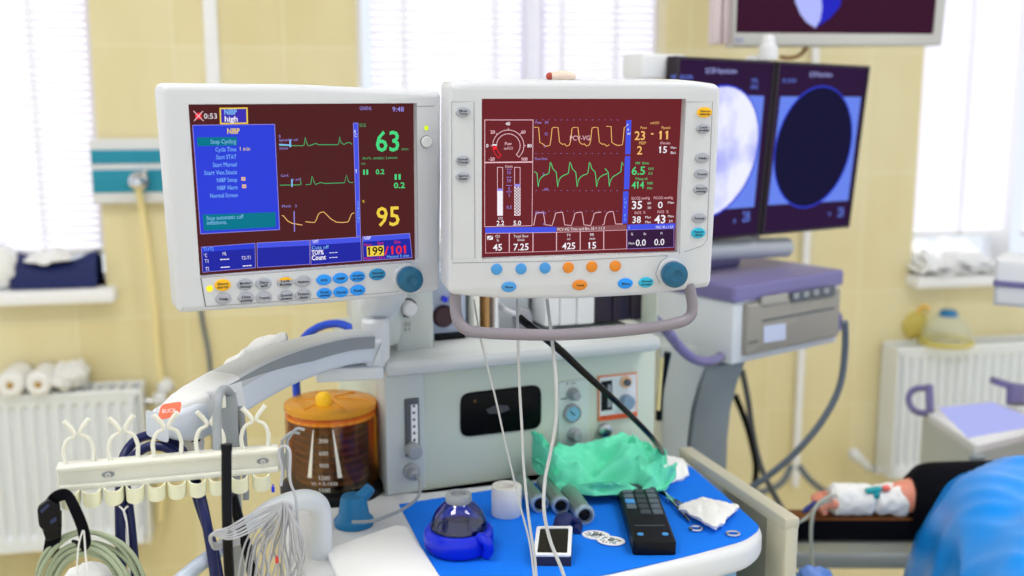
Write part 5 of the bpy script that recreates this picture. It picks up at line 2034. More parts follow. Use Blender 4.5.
# tape roll
c = tp(506.5, 519.5)
c = c + Vector((0, 0.022, 0))
m = MB()
m.lathe([(0.0125, 0.0), (0.0225, 0.0), (0.0235, 0.0015), (0.0235, 0.046), (0.0225, 0.0475), (0.0125, 0.0475), (0.0115, 0.046), (0.0115, 0.0015)], mat('white tape roll', (234, 232, 228), 0.55), tuple(c), 'Z', 36, caps=False)
m.build('tape_roll', label='upright roll of white tape behind the blue bottle', cat='tape roll')
# three metallic handles pointing at the viewer
for i, (px, py, rr, bk, lab) in enumerate(((539, 511, 0.0135, (512, 480), 'steel battery handle lying under the green cloth, nearest the white tape roll'), (560, 513, 0.0135, (540, 484), 'steel battery handle lying under the green cloth, middle of three'), (584, 523, 0.0145, (560, 488), 'steel battery handle lying under the green cloth, nearest the black remote'))):
    a = tp(px, py)
    e = tp(*bk)
    d = Vector((e.x - a.x, e.y - a.y, 0)).normalized()
    yw = math.degrees(math.atan2(d.y, d.x)) - 90
    fr = Frame((a.x, a.y, a.z + rr), yw)
    t = thing('laryngoscope_handle', lab, 'instrument handle', Frame((a.x, a.y, a.z), yw), 'steel instrument handles')
    m = MB(fr)
    m.lathe([(rr * .82, 0.0), (rr * .98, 0.002), (rr, 0.006), (rr, 0.105), (rr * .8, 0.11), (0, 0.11)], mat('knurled steel', (160, 176, 168), 0.35, metal=0.75, bump=.2, bscale=700), (0, 0, 0), 'Y', 26)
    m.build('grip', t)
    m = MB(fr)
    m.lathe([(rr * .98, 0.003), (rr * 1.1, 0.001), (rr * 1.1, -0.005), (rr * .98, -0.008), (rr * .8, -0.008), (rr * .74, -0.001), (0, -0.001)], mat('pale blue steel ring', (170, 192, 210), 0.25, metal=0.5), (0, 0, 0), 'Y', 26)
    m.build('end_ring', t)
    m = MB(fr)
    m.lathe([(rr * .62, -0.0012), (rr * .62, -0.004), (rr * .4, -0.005), (0, -0.005)], BLACK, (0, 0, 0), 'Y', 20)
    m.box(-rr * .5, rr * .5, -0.009, -0.003, -rr * .12, rr * .12, BLACK, 0.001)
    m.build('contact', t, label='black hook contact')
# pulse meter with strap
t = thing('pulse_oximeter', 'small square dark blue meter with white framed screen and navy strap', 'meter', base(tp(553, 562)))
f4 = [tp(532.8, 556.5, 0.013), tp(571, 557, 0.013), tp(572.5, 527.5, 0.028), tp(536.7, 527.5, 0.028)]
gx = (f4[1] - f4[0]).normalized()
gy = ((f4[3] + f4[2]) / 2 - (f4[0] + f4[1]) / 2).normalized()
gn = gx.cross(gy).normalized()
tilt = Matrix((gx, gn * -1, gx.cross(gn * -1) * 1)).transposed()
PF = Frame((0, 0, 0))
PF.m = Matrix.Translation((f4[0] + f4[1]) / 2) @ tilt.to_4x4()
PF.i = PF.m.inverted()
loc4 = [(PF.i @ p) for p in f4]
o = [(p.x, p.z) for p in loc4]
m = MB()
vs = []
for k_, p in enumerate(f4):
    vs.append(p)
for k_, p in enumerate(f4):
    vs.append(Vector((p.x, p.y + (0.004 if k_ > 1 else -0.002), TC)))
m.add(vs, [(0, 1, 2, 3), (7, 6, 5, 4), (0, 4, 5, 1), (1, 5, 6, 2), (2, 6, 7, 3), (3, 7, 4, 0)], mat('dark navy case', (14, 18, 60), 0.4))
m.build('case', t)
m = MB(PF)
inn_ = rounded(inset(o, 0.0055), 0.002, 3)
m.plate(rounded(o, 0.004), -0.003, 0.001, mat('white bezel', (232, 234, 238), 0.4), 0.001, holes=[inn_], hole_depth=-0.001)
m.build('bezel', t)
m = MB(PF)
m.plate(inn_, -0.0014, 0.0, mat('dark glossy screen', (12, 13, 16), 0.2, spec=.3))
m.build('screen', t)
m = MB()
s0, s1, s2 = tp(560, 529, 0.010), tp(566, 517, 0.020), tp(578, 523, 0.006)
m.tube([s0, s0.lerp(s1, .5) + Vector((0, 0, .006)), s1, s1.lerp(s2, .6) + Vector((0, -.002, .0)), s2, tp(577, 532, 0.004)], [0.012, 0.0135, 0.0135, 0.012, 0.010, 0.008], NAVYCL, n=10, flatk=0.55)
m.build('strap', t, label='navy strap')
# electrodes
for px, py, lab in ((596, 535.5, 'white oval electrode pad with dark print, touching the meter strap side'), (611, 542, 'white oval electrode pad with dark print, nearer the black remote')):
    a = tp(px, py)
    fr = Frame((a.x, a.y, TC), -20)
    t = thing('electrode', lab, 'electrode pad', fr, 'electrode pads')
    zt0 = 0.0014 if px > 600 else 0.0
    m = MB(fr)
    m.slab(oval(0, 0, 0.021, 0.0165, 26), 0.0012 + zt0, 0.0 + zt0, PAPER)
    m.build('pad', t)
    m = MB(fr)
    m.lathe([(0.005, 0.0012 + zt0), (0.005, 0.002 + zt0), (0.002, 0.0025 + zt0), (0.002, 0.005 + zt0), (0, 0.0052 + zt0)], STEEL, (0, 0, 0), 'Z', 14)
    m.build('stud', t)
    m = MB(fr)
    for k in range(26):
        a_, r_ = random.random() * 2 * PI, 0.004 + 0.012 * random.random() ** .6
        x, y = r_ * math.cos(a_), r_ * .75 * math.sin(a_)
        m.slab([(x - .0017, y - .0009), (x + .0014, y - .0013), (x + .0017, y + .001), (x - .001, y + .0014)], 0.00135 + zt0, 0.0011 + zt0, (TEAL, INK, INK, mat('slate print', (70, 100, 110), .6))[k % 4])
    m.build('print', t, smooth=False)
# remote control
A0, A1, B0, B1 = tp(632, 556), tp(677, 555), tp(616, 489), tp(650, 487)
mid0, mid1 = (A0 + A1) / 2, (B0 + B1) / 2
d = mid1 - mid0
yw = math.degrees(math.atan2(d.y, d.x)) - 90
fr = Frame((mid0.x, mid0.y, TC), yw)
ln, hw = d.length, (A1 - A0).length / 2 * 0.96
t = thing('remote_control', 'long black remote control with grey keys lying on the blue cloth', 'remote control', fr)
m = MB(fr)
m.slab(rounded([(-hw, 0), (hw, 0), (hw, ln), (-hw, ln)], 0.006), 0.022, 0.0, BLACK, 0.004, bb=.002)
m.build('case', t)
KEY = mat('grey key', (92, 104, 116), 0.5)
KEY2 = mat('slate key', (58, 66, 76), 0.5)
for r_ in range(7):
    for cidx in range(3):
        x = -hw * .60 + cidx * hw * .60
        y = ln * 0.40 + r_ * ln * 0.082
        if cidx == 0 and r_ < 1:
            continue
        mm = KEY if cidx != 1 else KEY2
        if r_ == 2 and cidx == 0:
            mm = SBTN
        m = MB(fr)
        m.slab(rect(x - hw * .24, y - ln * .03, x + hw * .24, y + ln * .03, 0.0015), 0.0236, 0.021, mm, 0.0006)
        m.build('key', t, label='blue key' if mm is SBTN else None)
for sx in (-1, 1):
    m = MB(fr)
    m.lathe([(0.0048, 0.0218), (0.0048, 0.0232), (0.003, 0.0236), (0, 0.0236)], SBTN, (sx * hw * .58, ln * .085, 0), 'Z', 18)
    m.build('indicator_ring', t, label='pale blue ring')
m = MB(fr)
m.slab(rect(-hw * .7, ln * .2, hw * .7, ln * .215), 0.0223, 0.0219, KEY2)
m.build('printed_line', t)
# gauze and forceps
ga = [tp(x, y, 0.006) for x, y in ((678, 510), (703, 502), (738, 509), (716, 531))]


def gf(u, v):
    p = (ga[0] * (1 - u) + ga[1] * u) * (1 - v) + (ga[3] * (1 - u) + ga[2] * u) * v
    e = min(u, 1 - u, v, 1 - v)
    return Vector((p.x + .002 * noise.noise((u * 5, v * 5, 1)), p.y + .002 * noise.noise((u * 5, v * 5, 4)), TC + 0.007 + min(e * 5, 1) * 0.006 + 0.0035 * noise.noise((u * 6, v * 6, 2))))


m = MB()
m.grid(gf, 20, 20, GAUZE, 0.006)
m.build('gauze_pad', label='white gauze pad lying over the steel forceps', cat='gauze pad', ang=80)
t = thing('forceps', 'steel ring forceps lying beneath the white gauze pad', 'forceps', base(tp(700, 520)))
for k, (p_, q_, ring) in enumerate(((tp(650, 487, .006), tp(714, 531, .004), (733, 533.5)), (tp(657, 485, .008), tp(690, 531, .004), (696, 528.5)))):
    m = MB()
    rc = tp(*ring, 0.003)
    m.tube([p_, p_.lerp(rc, .35) + Vector((0, 0, .001)), p_.lerp(rc, .86)], [0.0018, 0.003, 0.0022], CHROME, n=8)
    m.tube([rc + Vector((0.0095 * math.cos(2 * PI * i / 16), 0.0085 * math.sin(2 * PI * i / 16), 0)) for i in range(16)], 0.0018, CHROME, closed=True, sm=1, n=8)
    m.build('jaw', t)
m = MB()
m.lathe([(0.0035, -.004), (0.0035, 0.004), (0, 0.004)], STEEL, tuple(tp(668, 500, .006)), 'Z', 14)
m.build('hinge', t)
# green cloth: folded heap leaning towards the panel
gb = [(532, 468), (556, 491), (594, 496), (640, 493), (664, 489), (676, 478)]
gl = [tp(p[0], p[1], 0.017) for p in gb]
gback = [(533, 436, .0), (556, 449, 0), (592, 446, 0), (625, 434, 0), (640, 445, 0), (655, 460, 0)]


def gpt(u, v):
    x = u * (len(gl) - 1)
    i = min(int(x), len(gl) - 2)
    f = x - i
    f = f * f * (3 - 2 * f) * .5 + f * .5
    a = gl[i].lerp(gl[i + 1], f)
    px = gback[i][0] * (1 - f) + gback[i + 1][0] * f
    py = gback[i][1] * (1 - f) + gback[i + 1][1] * f
    lx, lz = M.hit(px, py, -0.035)
    top_ = M.w(lx, -0.035, lz)
    h = max(0.02, top_.z - TC)
    # front lip up to 26 mm then a slope back up to the top
    s = 0.24
    if v < s:
        q = v / s
        p = a + Vector((0, 0.008 * q, 0.016 * math.sin(q * PI / 2)))
    else:
        q = (v - s) / (1 - s)
        p0_ = a + Vector((0, 0.008, 0.016))
        p = p0_.lerp(top_, q) + Vector((0, 0, 0.016 * math.sin(PI * q)))
    w = min(1, v * 4)
    r1 = 1 - abs(noise.noise((u * 4.2 + v * 2.6, v * 3.2 - u * 2.5, 3.3)) * 2.2)
    r2 = 1 - abs(noise.noise((u * 9 - v * 4, v * 6 + u * 5, 9.1)) * 2)
    off = (0.026 * (r1 - .6) + 0.011 * (r2 - .6)) * w
    return p + Vector((0, -off * .5, off))


m = MB()
m.grid(gpt, 60, 36, GREEN, 0.004)
m.build('green_cloth', label='crumpled mint green surgical cloth heaped on the blue cloth', cat='cloth', ang=70)
m = MB()
g2 = [tp(x, y) for x, y in ((532, 478), (556, 494), (600, 498), (640, 497))]


def g2f(u, v):
    x = u * 3
    i = min(int(x), 2)
    a = g2[i].lerp(g2[i + 1], x - i)
    return a + Vector((0, 0.03 * v, 0.004 + 0.012 * math.sin(PI * v * .8) + 0.006 * noise.noise((u * 9, v * 3, 5)) * 1.0))


# white cloth at the right end of the green one


def wf(u, v):
    a = tp(660 + 29 * u, 489 - 10 * u)
    b_ = M.w(*(lambda q: (q[0], -0.03, q[1]))(M.hit(656 + 26 * u, 456 + 6 * u, -0.03)))
    p = a.lerp(b_, v)
    return p + Vector((0, 0, 0.010 * math.sin(PI * v) + 0.006 + 0.005 * noise.noise((u * 5, v * 5, 4))))


m = MB()
m.grid(wf, 16, 16, PAPER, 0.005)
m.build('white_napkin', label='small white cloth sticking out at the right end of the green cloth', cat='cloth', ang=70)
# teal cup
c = atz(354, 524, TZ + 0.001)
t = thing('silicone_cup', 'small teal blue rubber mask with a spout beside the bellows canister', 'rubber cup', base(c))
m = MB()
m.lathe([(0.030, 0.0), (0.0305, 0.008), (0.027, 0.012), (0.0235, 0.016), (0.020, 0.040), (0.0175, 0.046), (0, 0.048)], TEALC, tuple(c), 'Z', 32)
m.build('body', t)
m = MB()
m.tube([c + Vector((0.006, 0, 0.036)), c + Vector((0.018, 0.004, 0.048)), c + Vector((0.026, 0.005, 0.057))], [0.011, 0.010, 0.0085], TEALC, n=14)
m.build('spout', t)

# ================================================================== HANGING CABLES


def wcable(name, pts, r, m_, label, cat='cable'):
    b = MB()
    b.tube([at(*p) for p in pts], r, m_, n=8)
    return b.build(name, label=label, cat=cat)


wcable('sensor_cable', [(474, 300, 1.50), (480, 336, 1.44), (488, 368, 1.43), (496, 400, 1.43), (503, 432, 1.43), (510, 462, 1.43), (520, 505, 1.42), (530, 545, 1.41), (535, 590, 1.38)], 0.0014, TUBEW, 'thin white sensor cable hanging nearest the blue bottle')
wcable('sensor_cable', [(517, 300, 1.50), (518, 340, 1.44), (519.5, 385, 1.43), (522, 430, 1.42), (524, 470, 1.41), (529, 520, 1.38), (535, 560, 1.36), (537, 595, 1.34)], 0.0019, TUBEW, 'white sensor cable hanging straight in front of the black window')
wcable('sensor_cable', [(547, 300, 1.50), (552, 340, 1.44), (556, 380, 1.42), (556, 420, 1.41), (550, 455, 1.40), (545, 480, 1.39), (544, 510, 1.37), (550, 540, 1.36), (562, 570, 1.34), (570, 595, 1.33)], 0.0024, TUBEW, 'thick white cable curving down across the small meter')
wcable('black_hose', [(520, 318, 1.62), (535, 330, 1.60), (560, 350, 1.60), (590, 378, 1.62), (620, 405, 1.65), (645, 430, 1.70), (656, 443, 1.75), (664, 456, 1.82), (667, 475, 1.87)], [0.0065, 0.006, 0.005, 0.0045, 0.0042], BLACKR, 'thick black cable slanting down behind the handle to the green cloth')
wcable('loose_cable', [(668, 352, 2.05), (664, 372, 2.05), (660, 395, 2.05), (659, 420, 2.05)], 0.007, BLACKR, 'short black cable between the machine and the cart column')
wcable('loose_cable', [(662, 358, 2.0), (660, 380, 2.0), (658, 410, 2.0)], 0.004, HOSEC, 'short cream cable between the machine and the cart column')
# ================================================================== HOOK RAIL IN FRONT
H = Frame(at(57, 480, 1.25), 16)
ht = thing('hook_rail', 'ivory hose rail with wire clips on top and loops below', 'hook rail', H)
bar = H.hits([(57, 468), (279, 448), (279, 473), (57, 492)])
m = MB(H)
bl = bar[1][0]
zt0_ = bar[0][1]
zb0 = bar[3][1]
m.box(0, bl, 0.003, 0.016, zb0, zt0_, CREAM, 0.0015)
m.box(0, bl, -0.004, 0.020, zt0_ - 0.005, zt0_ + 0.001, CREAM, 0.0015)
m.box(0.002, bl - .002, -0.003, 0.018, zb0, zb0 + 0.007, CREAM, 0.0015)
m.build('bar', ht)
for px, py in ((108, 475.5), (263, 462)):
    c = H.hit(px, py, -0.001)
    m = MB(H)
    m.plate(oval(c[0], c[1], 0.0075, 0.0038, 20), 0.0022, 0.004, GREY)
    m.lathe([(0.0035, 0.003), (0.0035, 0.0), (0.0015, 0.0), (0.001, 0.001), (0, 0.001)], STEEL, (c[0], 0, c[1]), 'Y', 14)
    m.build('screw', ht)
u1 = H.hit(100, 480)[0] - H.hit(99, 480)[0]
for px in (79, 124, 168, 211, 256):
    cx = H.hit(px, 460, 0.008)[0]
    zt_ = zt0_
    m = MB(H)
    for sgn in (-1, 1):
        z0 = zt_
        pts = [(cx + sgn * 0.0155, 0.008, z0), (cx + sgn * 0.0165, 0.008, z0 + 0.010), (cx + sgn * 0.0165, 0.008, z0 + 0.018), (cx + sgn * 0.012, 0.008, z0 + 0.030), (cx + sgn * 0.003, 0.008, z0 + 0.036), (cx + sgn * 0.006, 0.008, z0 + 0.044), (cx + sgn * 0.014, 0.008, z0 + 0.054)]
        if sgn > 0:
            pts = [(a, b_ + 0.0045, c) for a, b_, c in pts]
        m.tube(pts, [0.0028, 0.0026, 0.0026, 0.0025, 0.0022, 0.0026, 0.0029, 0.0031], CREAM, n=8)
    m.build('spring_clip', ht)
for px in (70, 92, 114, 135.5, 157, 177.5, 198, 218, 240, 262):
    cx = H.hit(px, 492, 0.0)[0]
    zl_ = zb0
    r = 0.0108
    m = MB(H)
    th = 0.0018
    pl = [(-r, 0.012), (-r, 0.002)] + [(-r * math.cos(q), -0.002 - 0.013 * math.sin(q)) for q in [PI * i / 12 for i in range(13)]] + [(r, 0.002), (r, 0.012)]
    cl_ = inset(pl, th) if False else None
    n = len(pl)
    vs = []
    for i in range(n):
        q = Vector(pl[i])
        d = (Vector(pl[min(i + 1, n - 1)]) - Vector(pl[max(0, i - 1)])).normalized()
        nn = Vector((-d.y, d.x)) * th
        sag = 0.0035 * max(0, -q.y / 0.015)
        for zz, oo in ((zl_ + 0.001 - sag * .6, Vector((0, 0))), (zl_ - 0.0155 - sag, Vector((0, 0))), (zl_ - 0.0155 - sag, nn), (zl_ + 0.001 - sag * .6, nn)):
            vs.append((cx + q.x + oo.x, q.y + oo.y, zz))
    fs = [(i * 4 + j, i * 4 + (j + 1) % 4, i * 4 + 4 + (j + 1) % 4, i * 4 + 4 + j) for i in range(n - 1) for j in range(4)] + [(0, 1, 2, 3), (4 * n - 1, 4 * n - 2, 4 * n - 3, 4 * n - 4)]
    m.add(vs, fs, IVORY)
    m.build('loop', ht)
# end bracket with hooks
m = MB(H)
for dx, dz in ((0.004, 0.0), (0.010, 0.004)):
    m.tube([(bl + dx, 0.0, zb0 - 0.008), (bl + dx, 0.0, zt0_ + 0.004), (bl + dx + 0.002, 0.0, zt0_ + 0.012), (bl + dx + 0.012, 0.0, zt0_ + 0.02 + dz), (bl + dx + 0.022, 0.0, zt0_ + 0.018 + dz)], 0.002, GREY, n=8)
m.box(bl - .001, bl + 0.012, 0.002, 0.014, zb0, zt0_ - 0.006, CREAM, 0.002)
m.build('end_hooks', ht, label='grey wire end hooks')
# support post and clamp
m = MB()
m.box(0, 0, 0, 0, 0, 0, GREY) if False else None
mf = Frame(at(230, 420, 1.36), 16)
m = MB(mf)
zlow = -mf.o.z + 0.05
m.box(-0.010, 0.010, 0, 0.018, -0.42, 0.032, GREY, 0.002)
m.box(-0.016, -0.004, -0.008, 0.004, 0.018, 0.036, CREAM, 0.002)
m.build('support_post', ht, label='grey support post')
# grey tube over the post that joins the black hose
b = MB()
b.tube([at(238, 470, 1.42), at(236, 430, 1.42), at(233, 402, 1.40), at(228, 391, 1.36), at(222, 390, 1.31), at(218, 400, 1.28), at(217, 425, 1.27), at(217.5, 450, 1.26)], 0.0055, GREY, n=12)
b.tube([at(246, 500, 1.40), at(244, 440, 1.42), at(240, 408, 1.40)], 0.0045, GREY, n=10)
b.build('grey_tube', label='grey tube bent over the post behind the hook rail', cat='tube')
b = MB()
b.tube([at(226.5, 446, 1.262), at(226.5, 480, 1.255), at(227, 520, 1.25), at(228.5, 560, 1.25), at(231, 600, 1.25)], 0.0062, BLACKR, n=14)
b.tube([at(226.5, 444, 1.263), at(226.5, 451, 1.262)], 0.0068, BLACKR, n=14, sm=0)
b.build('pressure_hose', label='shiny black hose hanging straight down in front of the hook rail', cat='hose')
b = MB()
b.tube([at(232, 495, 1.31), at(236, 510, 1.31), at(243, 535, 1.31), at(250, 560, 1.31), at(256, 600, 1.31)], 0.0068, BLACKR, n=12)
b.build('pressure_hose', label='matt black hose slanting down behind the lead wires', cat='hose')
# navy double hose arching over the rail
for k, (off, lab) in enumerate(((0, 'navy blue hose arching behind the rail, outer of the pair'), (1, 'navy blue hose arching behind the rail, inner of the pair'))):
    b = MB()
    o = off * 10
    if k == 0:
        pts = [(138, 600, 1.30), (134, 560, 1.30), (130, 520, 1.30), (126, 490, 1.31), (122, 468, 1.33), (126, 452, 1.35), (138, 439, 1.36), (155, 435, 1.36), (172, 441, 1.36), (184, 454, 1.35), (192, 475, 1.33), (198, 500, 1.31), (208, 530, 1.30), (216, 560, 1.29), (222, 600, 1.29)]
    else:
        pts = [(122, 600, 1.28), (121, 560, 1.28), (120, 520, 1.285), (120, 490, 1.30), (124, 468, 1.325), (134, 456, 1.335), (148, 447, 1.34), (164, 447, 1.34), (178, 455, 1.335), (190, 470, 1.32), (199, 490, 1.30), (206, 520, 1.28), (212, 555, 1.275), (218, 600, 1.275)]
    b.tube([at(*p) for p in pts], 0.0062, NAVY, n=12)
    b.build('navy_hose', label=lab, cat='hose')
b = MB()
b.tube([at(119, 506, 1.27), at(123, 510, 1.268), at(126, 518, 1.268), at(128, 540, 1.268), at(131, 600, 1.268)], 0.0012, PAPER, n=6)
b.tube([at(128, 506, 1.27), at(124, 511, 1.2665), at(126, 520, 1.2665)], 0.0012, PAPER, n=6)
b.build('thin_cord', label='thin white cord hanging over the navy hoses', cat='cord')
# black strap with buckle
t = thing('buckle_strap', 'black webbing strap with a plastic buckle holding the green cable coil', 'strap', Frame(at(62, 500, 1.235), 10))
Sb = Frame(at(62, 500, 1.235), 10)


def strap(pts, wd, mm, th=0.0012):
    P = catmull([at(*p) for p in pts], 5)
    b = MB()
    n = len(P)
    vs = []
    for i, p in enumerate(P):
        d = (P[min(i + 1, n - 1)] - P[max(i - 1, 0)]).normalized()
        sd = d.cross(Vector((0.12, 1, 0.15))).normalized()
        nn = d.cross(sd).normalized()
        for a, c in ((-1, -1), (1, -1), (1, 1), (-1, 1)):
            vs.append(p + sd * a * wd / 2 + nn * c * th)
    fs = []
    for i in range(n - 1):
        for j in range(4):
            fs.append((i * 4 + j, i * 4 + (j + 1) % 4, i * 4 + 4 + (j + 1) % 4, i * 4 + 4 + j))
    fs += [(0, 1, 2, 3), ((n - 1) * 4 + 3, (n - 1) * 4 + 2, (n - 1) * 4 + 1, (n - 1) * 4)]
    b.add(vs, fs, mm)
    return b


strap([(50, 506, 1.24), (54, 499, 1.232), (61, 495, 1.226), (68, 496, 1.224), (75, 509, 1.218), (82, 526, 1.222), (85, 540, 1.226), (82, 546, 1.236), (74, 545, 1.246)], 0.014, BLACKF).build('webbing', t)
strap([(54, 510, 1.238), (54, 530, 1.240), (52, 545, 1.244), (50, 556, 1.25)], 0.018, BLACKF).build('tail', t)
bf = Frame(at(49, 513, 1.228), 20)
m = MB(bf)
q = bf.hits([(37, 508), (50, 498), (60, 503), (61, 528), (47, 532), (39, 526)])
m.plate(rounded(q, 0.004), -0.005, 0.008, BLACK, 0.003, bb=.002)
m.build('buckle', t)
m = MB(bf)
for a in ([(40, 509), (48, 502), (50, 504), (42, 512)], [(50, 519), (56, 515), (57, 519), (51, 523)]):
    m.flat(bf.hits(a), -0.0054, mat('blue grey sheen', (36, 48, 88), 0.3))  # flat patches painting a blue sheen of light onto the buckle
m.build('buckle_sheen', t)
m = MB(bf)
q = bf.hits([(42, 528), (60, 524), (61, 537), (46, 541)])
m.plate(rounded(q, 0.003), -0.003, 0.006, BLACK, 0.002)
m.build('buckle_base', t)
# sage cable coil
b = MB()
cc = at(90, 600, 1.245)
for k in range(9):
    r0 = 0.041 + 0.0042 * (k % 5) + 0.001 * k
    pts = []
    for i in range(26):
        a = 2 * PI * i / 26
        w_ = 1 + 0.05 * noise.noise((math.cos(a) * 1.3, math.sin(a) * 1.3, k * 1.7))
        pts.append(cc + Vector((r0 * 1.04 * w_ * math.cos(a) + 0.004 * math.sin(k * 2.1), 0.012 * math.sin(k * 1.9 + a) * .5 + (k % 3 - 1) * 0.007, r0 * 1.42 * w_ * math.sin(a) - 0.0025 * (k % 4))))
    b.tube(pts, 0.0029, SAGE, closed=True, sm=2, n=8)
coil_t = thing('cable_coil', 'coil of sage green cable hanging from the black buckle strap', 'cable coil', base(cc))
b.build('cable', coil_t)
b = MB()
b.tube([at(83, 530, 1.222), at(78, 550, 1.22), at(76, 600, 1.22)], 0.001, PAPER, n=6)
b.tube([at(84, 530, 1.222), at(86, 560, 1.22), at(90, 600, 1.22)], 0.001, PAPER, n=6)
b.build('tie_string', coil_t, label='thin white string')
b = MB()
b.ball(tuple(at(94, 592, 1.30)), 0.042, PAPER, (1, .6, .9), 24, .2)
b.build('white_cover', label='white rounded cover seen through the green cable coil', cat='cover', ang=80)
# lead wires
b = MB()
kn = at(283, 505, 1.30)
for k in range(26):
    a = -1 + 2 * (k + random.random()) / 26
    bx = 280 + a * 27
    dp = 1.30 + random.uniform(-.016, .016)
    y1 = random.uniform(515, 530)
    b.tube([at(284 + a * 3, 502 + random.random() * 5, dp), at(284 + a * 11 + 1.5, y1, dp - .006), at(bx + random.uniform(-5, 5), random.uniform(540, 552), dp - .004), at(bx + random.uniform(-9, 9), random.uniform(570, 590), dp), at(bx + random.uniform(-9, 9), random.uniform(600, 615), dp)], 0.0013, WIRE, n=6, sm=4)
for k in range(6):
    j = random.uniform(-4, 4)
    y = 510 + k * 3.2
    b.tube([at(282, 502 + k * 1.2, 1.285), at(258 + j, y + 2, 1.27), at(232 + j, y + 17 - k * .8, 1.245), at(216 - k * .6, y + 21 - k * 2.4, 1.238), at(209.5 + (k % 3), y + 27 - k * 2.6, 1.245), at(214, y + 33 - k * 2.0, 1.255), at(228 + j, y + 32 - k * 2.2, 1.262), at(240, y + 28 - k * 2.0, 1.27)], 0.0013, WIRE, n=6, sm=5)
for k in range(6):
    x = 240 + k * 5.5
    b.tube([at(280, 507 + k * .8, 1.29), at(x + 16 - k, 522 + random.random() * 6, 1.285), at(x + 3, 550, 1.28), at(x - 5 + k * .8, 600, 1.28)], 0.0013, WIRE, n=6, sm=4)
b.tube([at(281, 486, 1.30), at(282, 470, 1.305), at(279, 452, 1.31), at(284, 446, 1.31), at(290, 452, 1.305), at(290, 480, 1.30), at(296, 500, 1.30), at(298, 540, 1.30)], 0.0018, WIRE, n=6)
b.tube([at(279, 507, 1.297), at(284, 503, 1.29), at(291, 506, 1.297), at(288, 513, 1.296), at(281, 513, 1.296)], 0.003, WIRE, closed=True, sm=3, n=8)
o = b.build('lead_wires', label='bundle of thin grey lead wires hanging at the rail end', cat='lead wires')
for k, (x, y, mm, lab) in enumerate(((277, 560, mat('red lead clip', (214, 60, 60), .4), 'tiny red clip among the grey lead wires'), (223, 547, ROYAL, 'tiny blue clip beside the black hose under the rail'), (273, 489, ROYAL, 'tiny blue clip on the end hooks of the rail'))):
    fr = Frame(at(x, y, 1.262 if k < 2 else 1.29), 10)
    m = MB(fr)
    m.box(-0.002, 0.002, -0.002, 0.002, -0.004, 0.003, mm, 0.001)
    m.tube([(0, 0, 0.002), (0, 0, 0.006)], 0.001, mm, sm=0, n=8)
    m.build('lead_clip', label=lab, cat='clip')

# ================================================================== OPERATING TABLE, PATIENT, DRAPE
BZ = 0.632
bd = thing('operating_table', 'black padded operating table with arm board and grey side rails', 'operating table', base((1.15, 2.05, 0)))
x_l = atz(788, 516, BZ).x
by0 = atz(850, 519, BZ).y
m = MB()
m.box(x_l, 0.95, by0, by0 + 0.05, BZ - 0.045, BZ - 0.003, BLACKF, 0.004)
m.build('arm_board', bd, label='black padded arm board')
m = MB()
m.box(x_l - .001, 0.95, by0 - 0.001, by0 + 0.051, BZ - 0.0032, BZ, BROWN, 0.001)
m.build('board_top', bd, label='brown board top')
m = MB()
m.box(x_l + 0.02, 1.0, by0 + 0.01, by0 + 0.06, BZ - 0.075, BZ - 0.053, BEIGE, 0.003)
m.build('board_rail', bd)
m = MB()
m.box(0.88, 1.42, 1.30, 2.2, BZ - 0.06, BZ, BLACKF, 0.02)
m.box(1.28, 1.52, 2.2, 2.6, BZ - 0.06, BZ, BLACKF, 0.02)
m.build('mattress', bd)
m = MB()
m.box(0.90, 1.40, 1.32, 2.18, BZ - 0.10, BZ - 0.061, STEEL, 0.005)
m.build('table_top', bd)
m = MB()
pc = [atz(830, 565, 0.42), atz(915, 560, 0.42)]
m.box(pc[0].x - .1, 0.95, pc[0].y, pc[0].y + 0.04, 0.41, 0.44, COLG, 0.004)
m.box(0.93, 0.97, pc[0].y, pc[0].y + 0.04, 0.41, BZ - 0.1, COLG, 0.004)
m.build('lower_rail', bd)
m = MB()
m.box(1.05, 1.25, 1.9, 2.2, 0.1, BZ - 0.101, COLG, 0.02)
m.build('pedestal', bd)
m = MB()
m.box(0.92, 1.38, 1.5, 2.12, 0.0, 0.1, COLG, 0.03)
m.build('base', bd)

# patient: one skinned body
ya = by0 + 0.027
az = BZ + 0.030
hx = at(846, 503, ya).x


def skin_body(chains):
    vs, es, rs = [], [], []
    idx = {}
    for ch in chains:
        prev = None
        for (key, co, r) in ch:
            if key in idx:
                i = idx[key]
            else:
                i = len(vs)
                vs.append(co)
                rs.append(r)
                idx[key] = i
            if prev is not None:
                es.append((prev, i))
            prev = i
    me = bpy.data.meshes.new('body')
    me.from_pydata(vs, es, [])
    o = bpy.data.objects.new('body', me)
    COL.objects.link(o)
    md = o.modifiers.new('skin', 'SKIN')
    md.use_smooth_shade = True
    for v, r in zip(me.skin_vertices[0].data, rs):
        v.radius = r if isinstance(r, tuple) else (r, r)
    me.skin_vertices[0].data[0].use_root = True
    sb = o.modifiers.new('sub', 'SUBSURF')
    sb.levels = 2
    sb.render_levels = 2
    dg = bpy.context.evaluated_depsgraph_get()
    dg.update()
    me2 = bpy.data.meshes.new_from_object(o.evaluated_get(dg))
    bpy.data.objects.remove(o)
    v2 = [v.co.copy() for v in me2.vertices]
    f2 = [tuple(p.vertices) for p in me2.polygons]
    bpy.data.meshes.remove(me2)
    return v2, f2


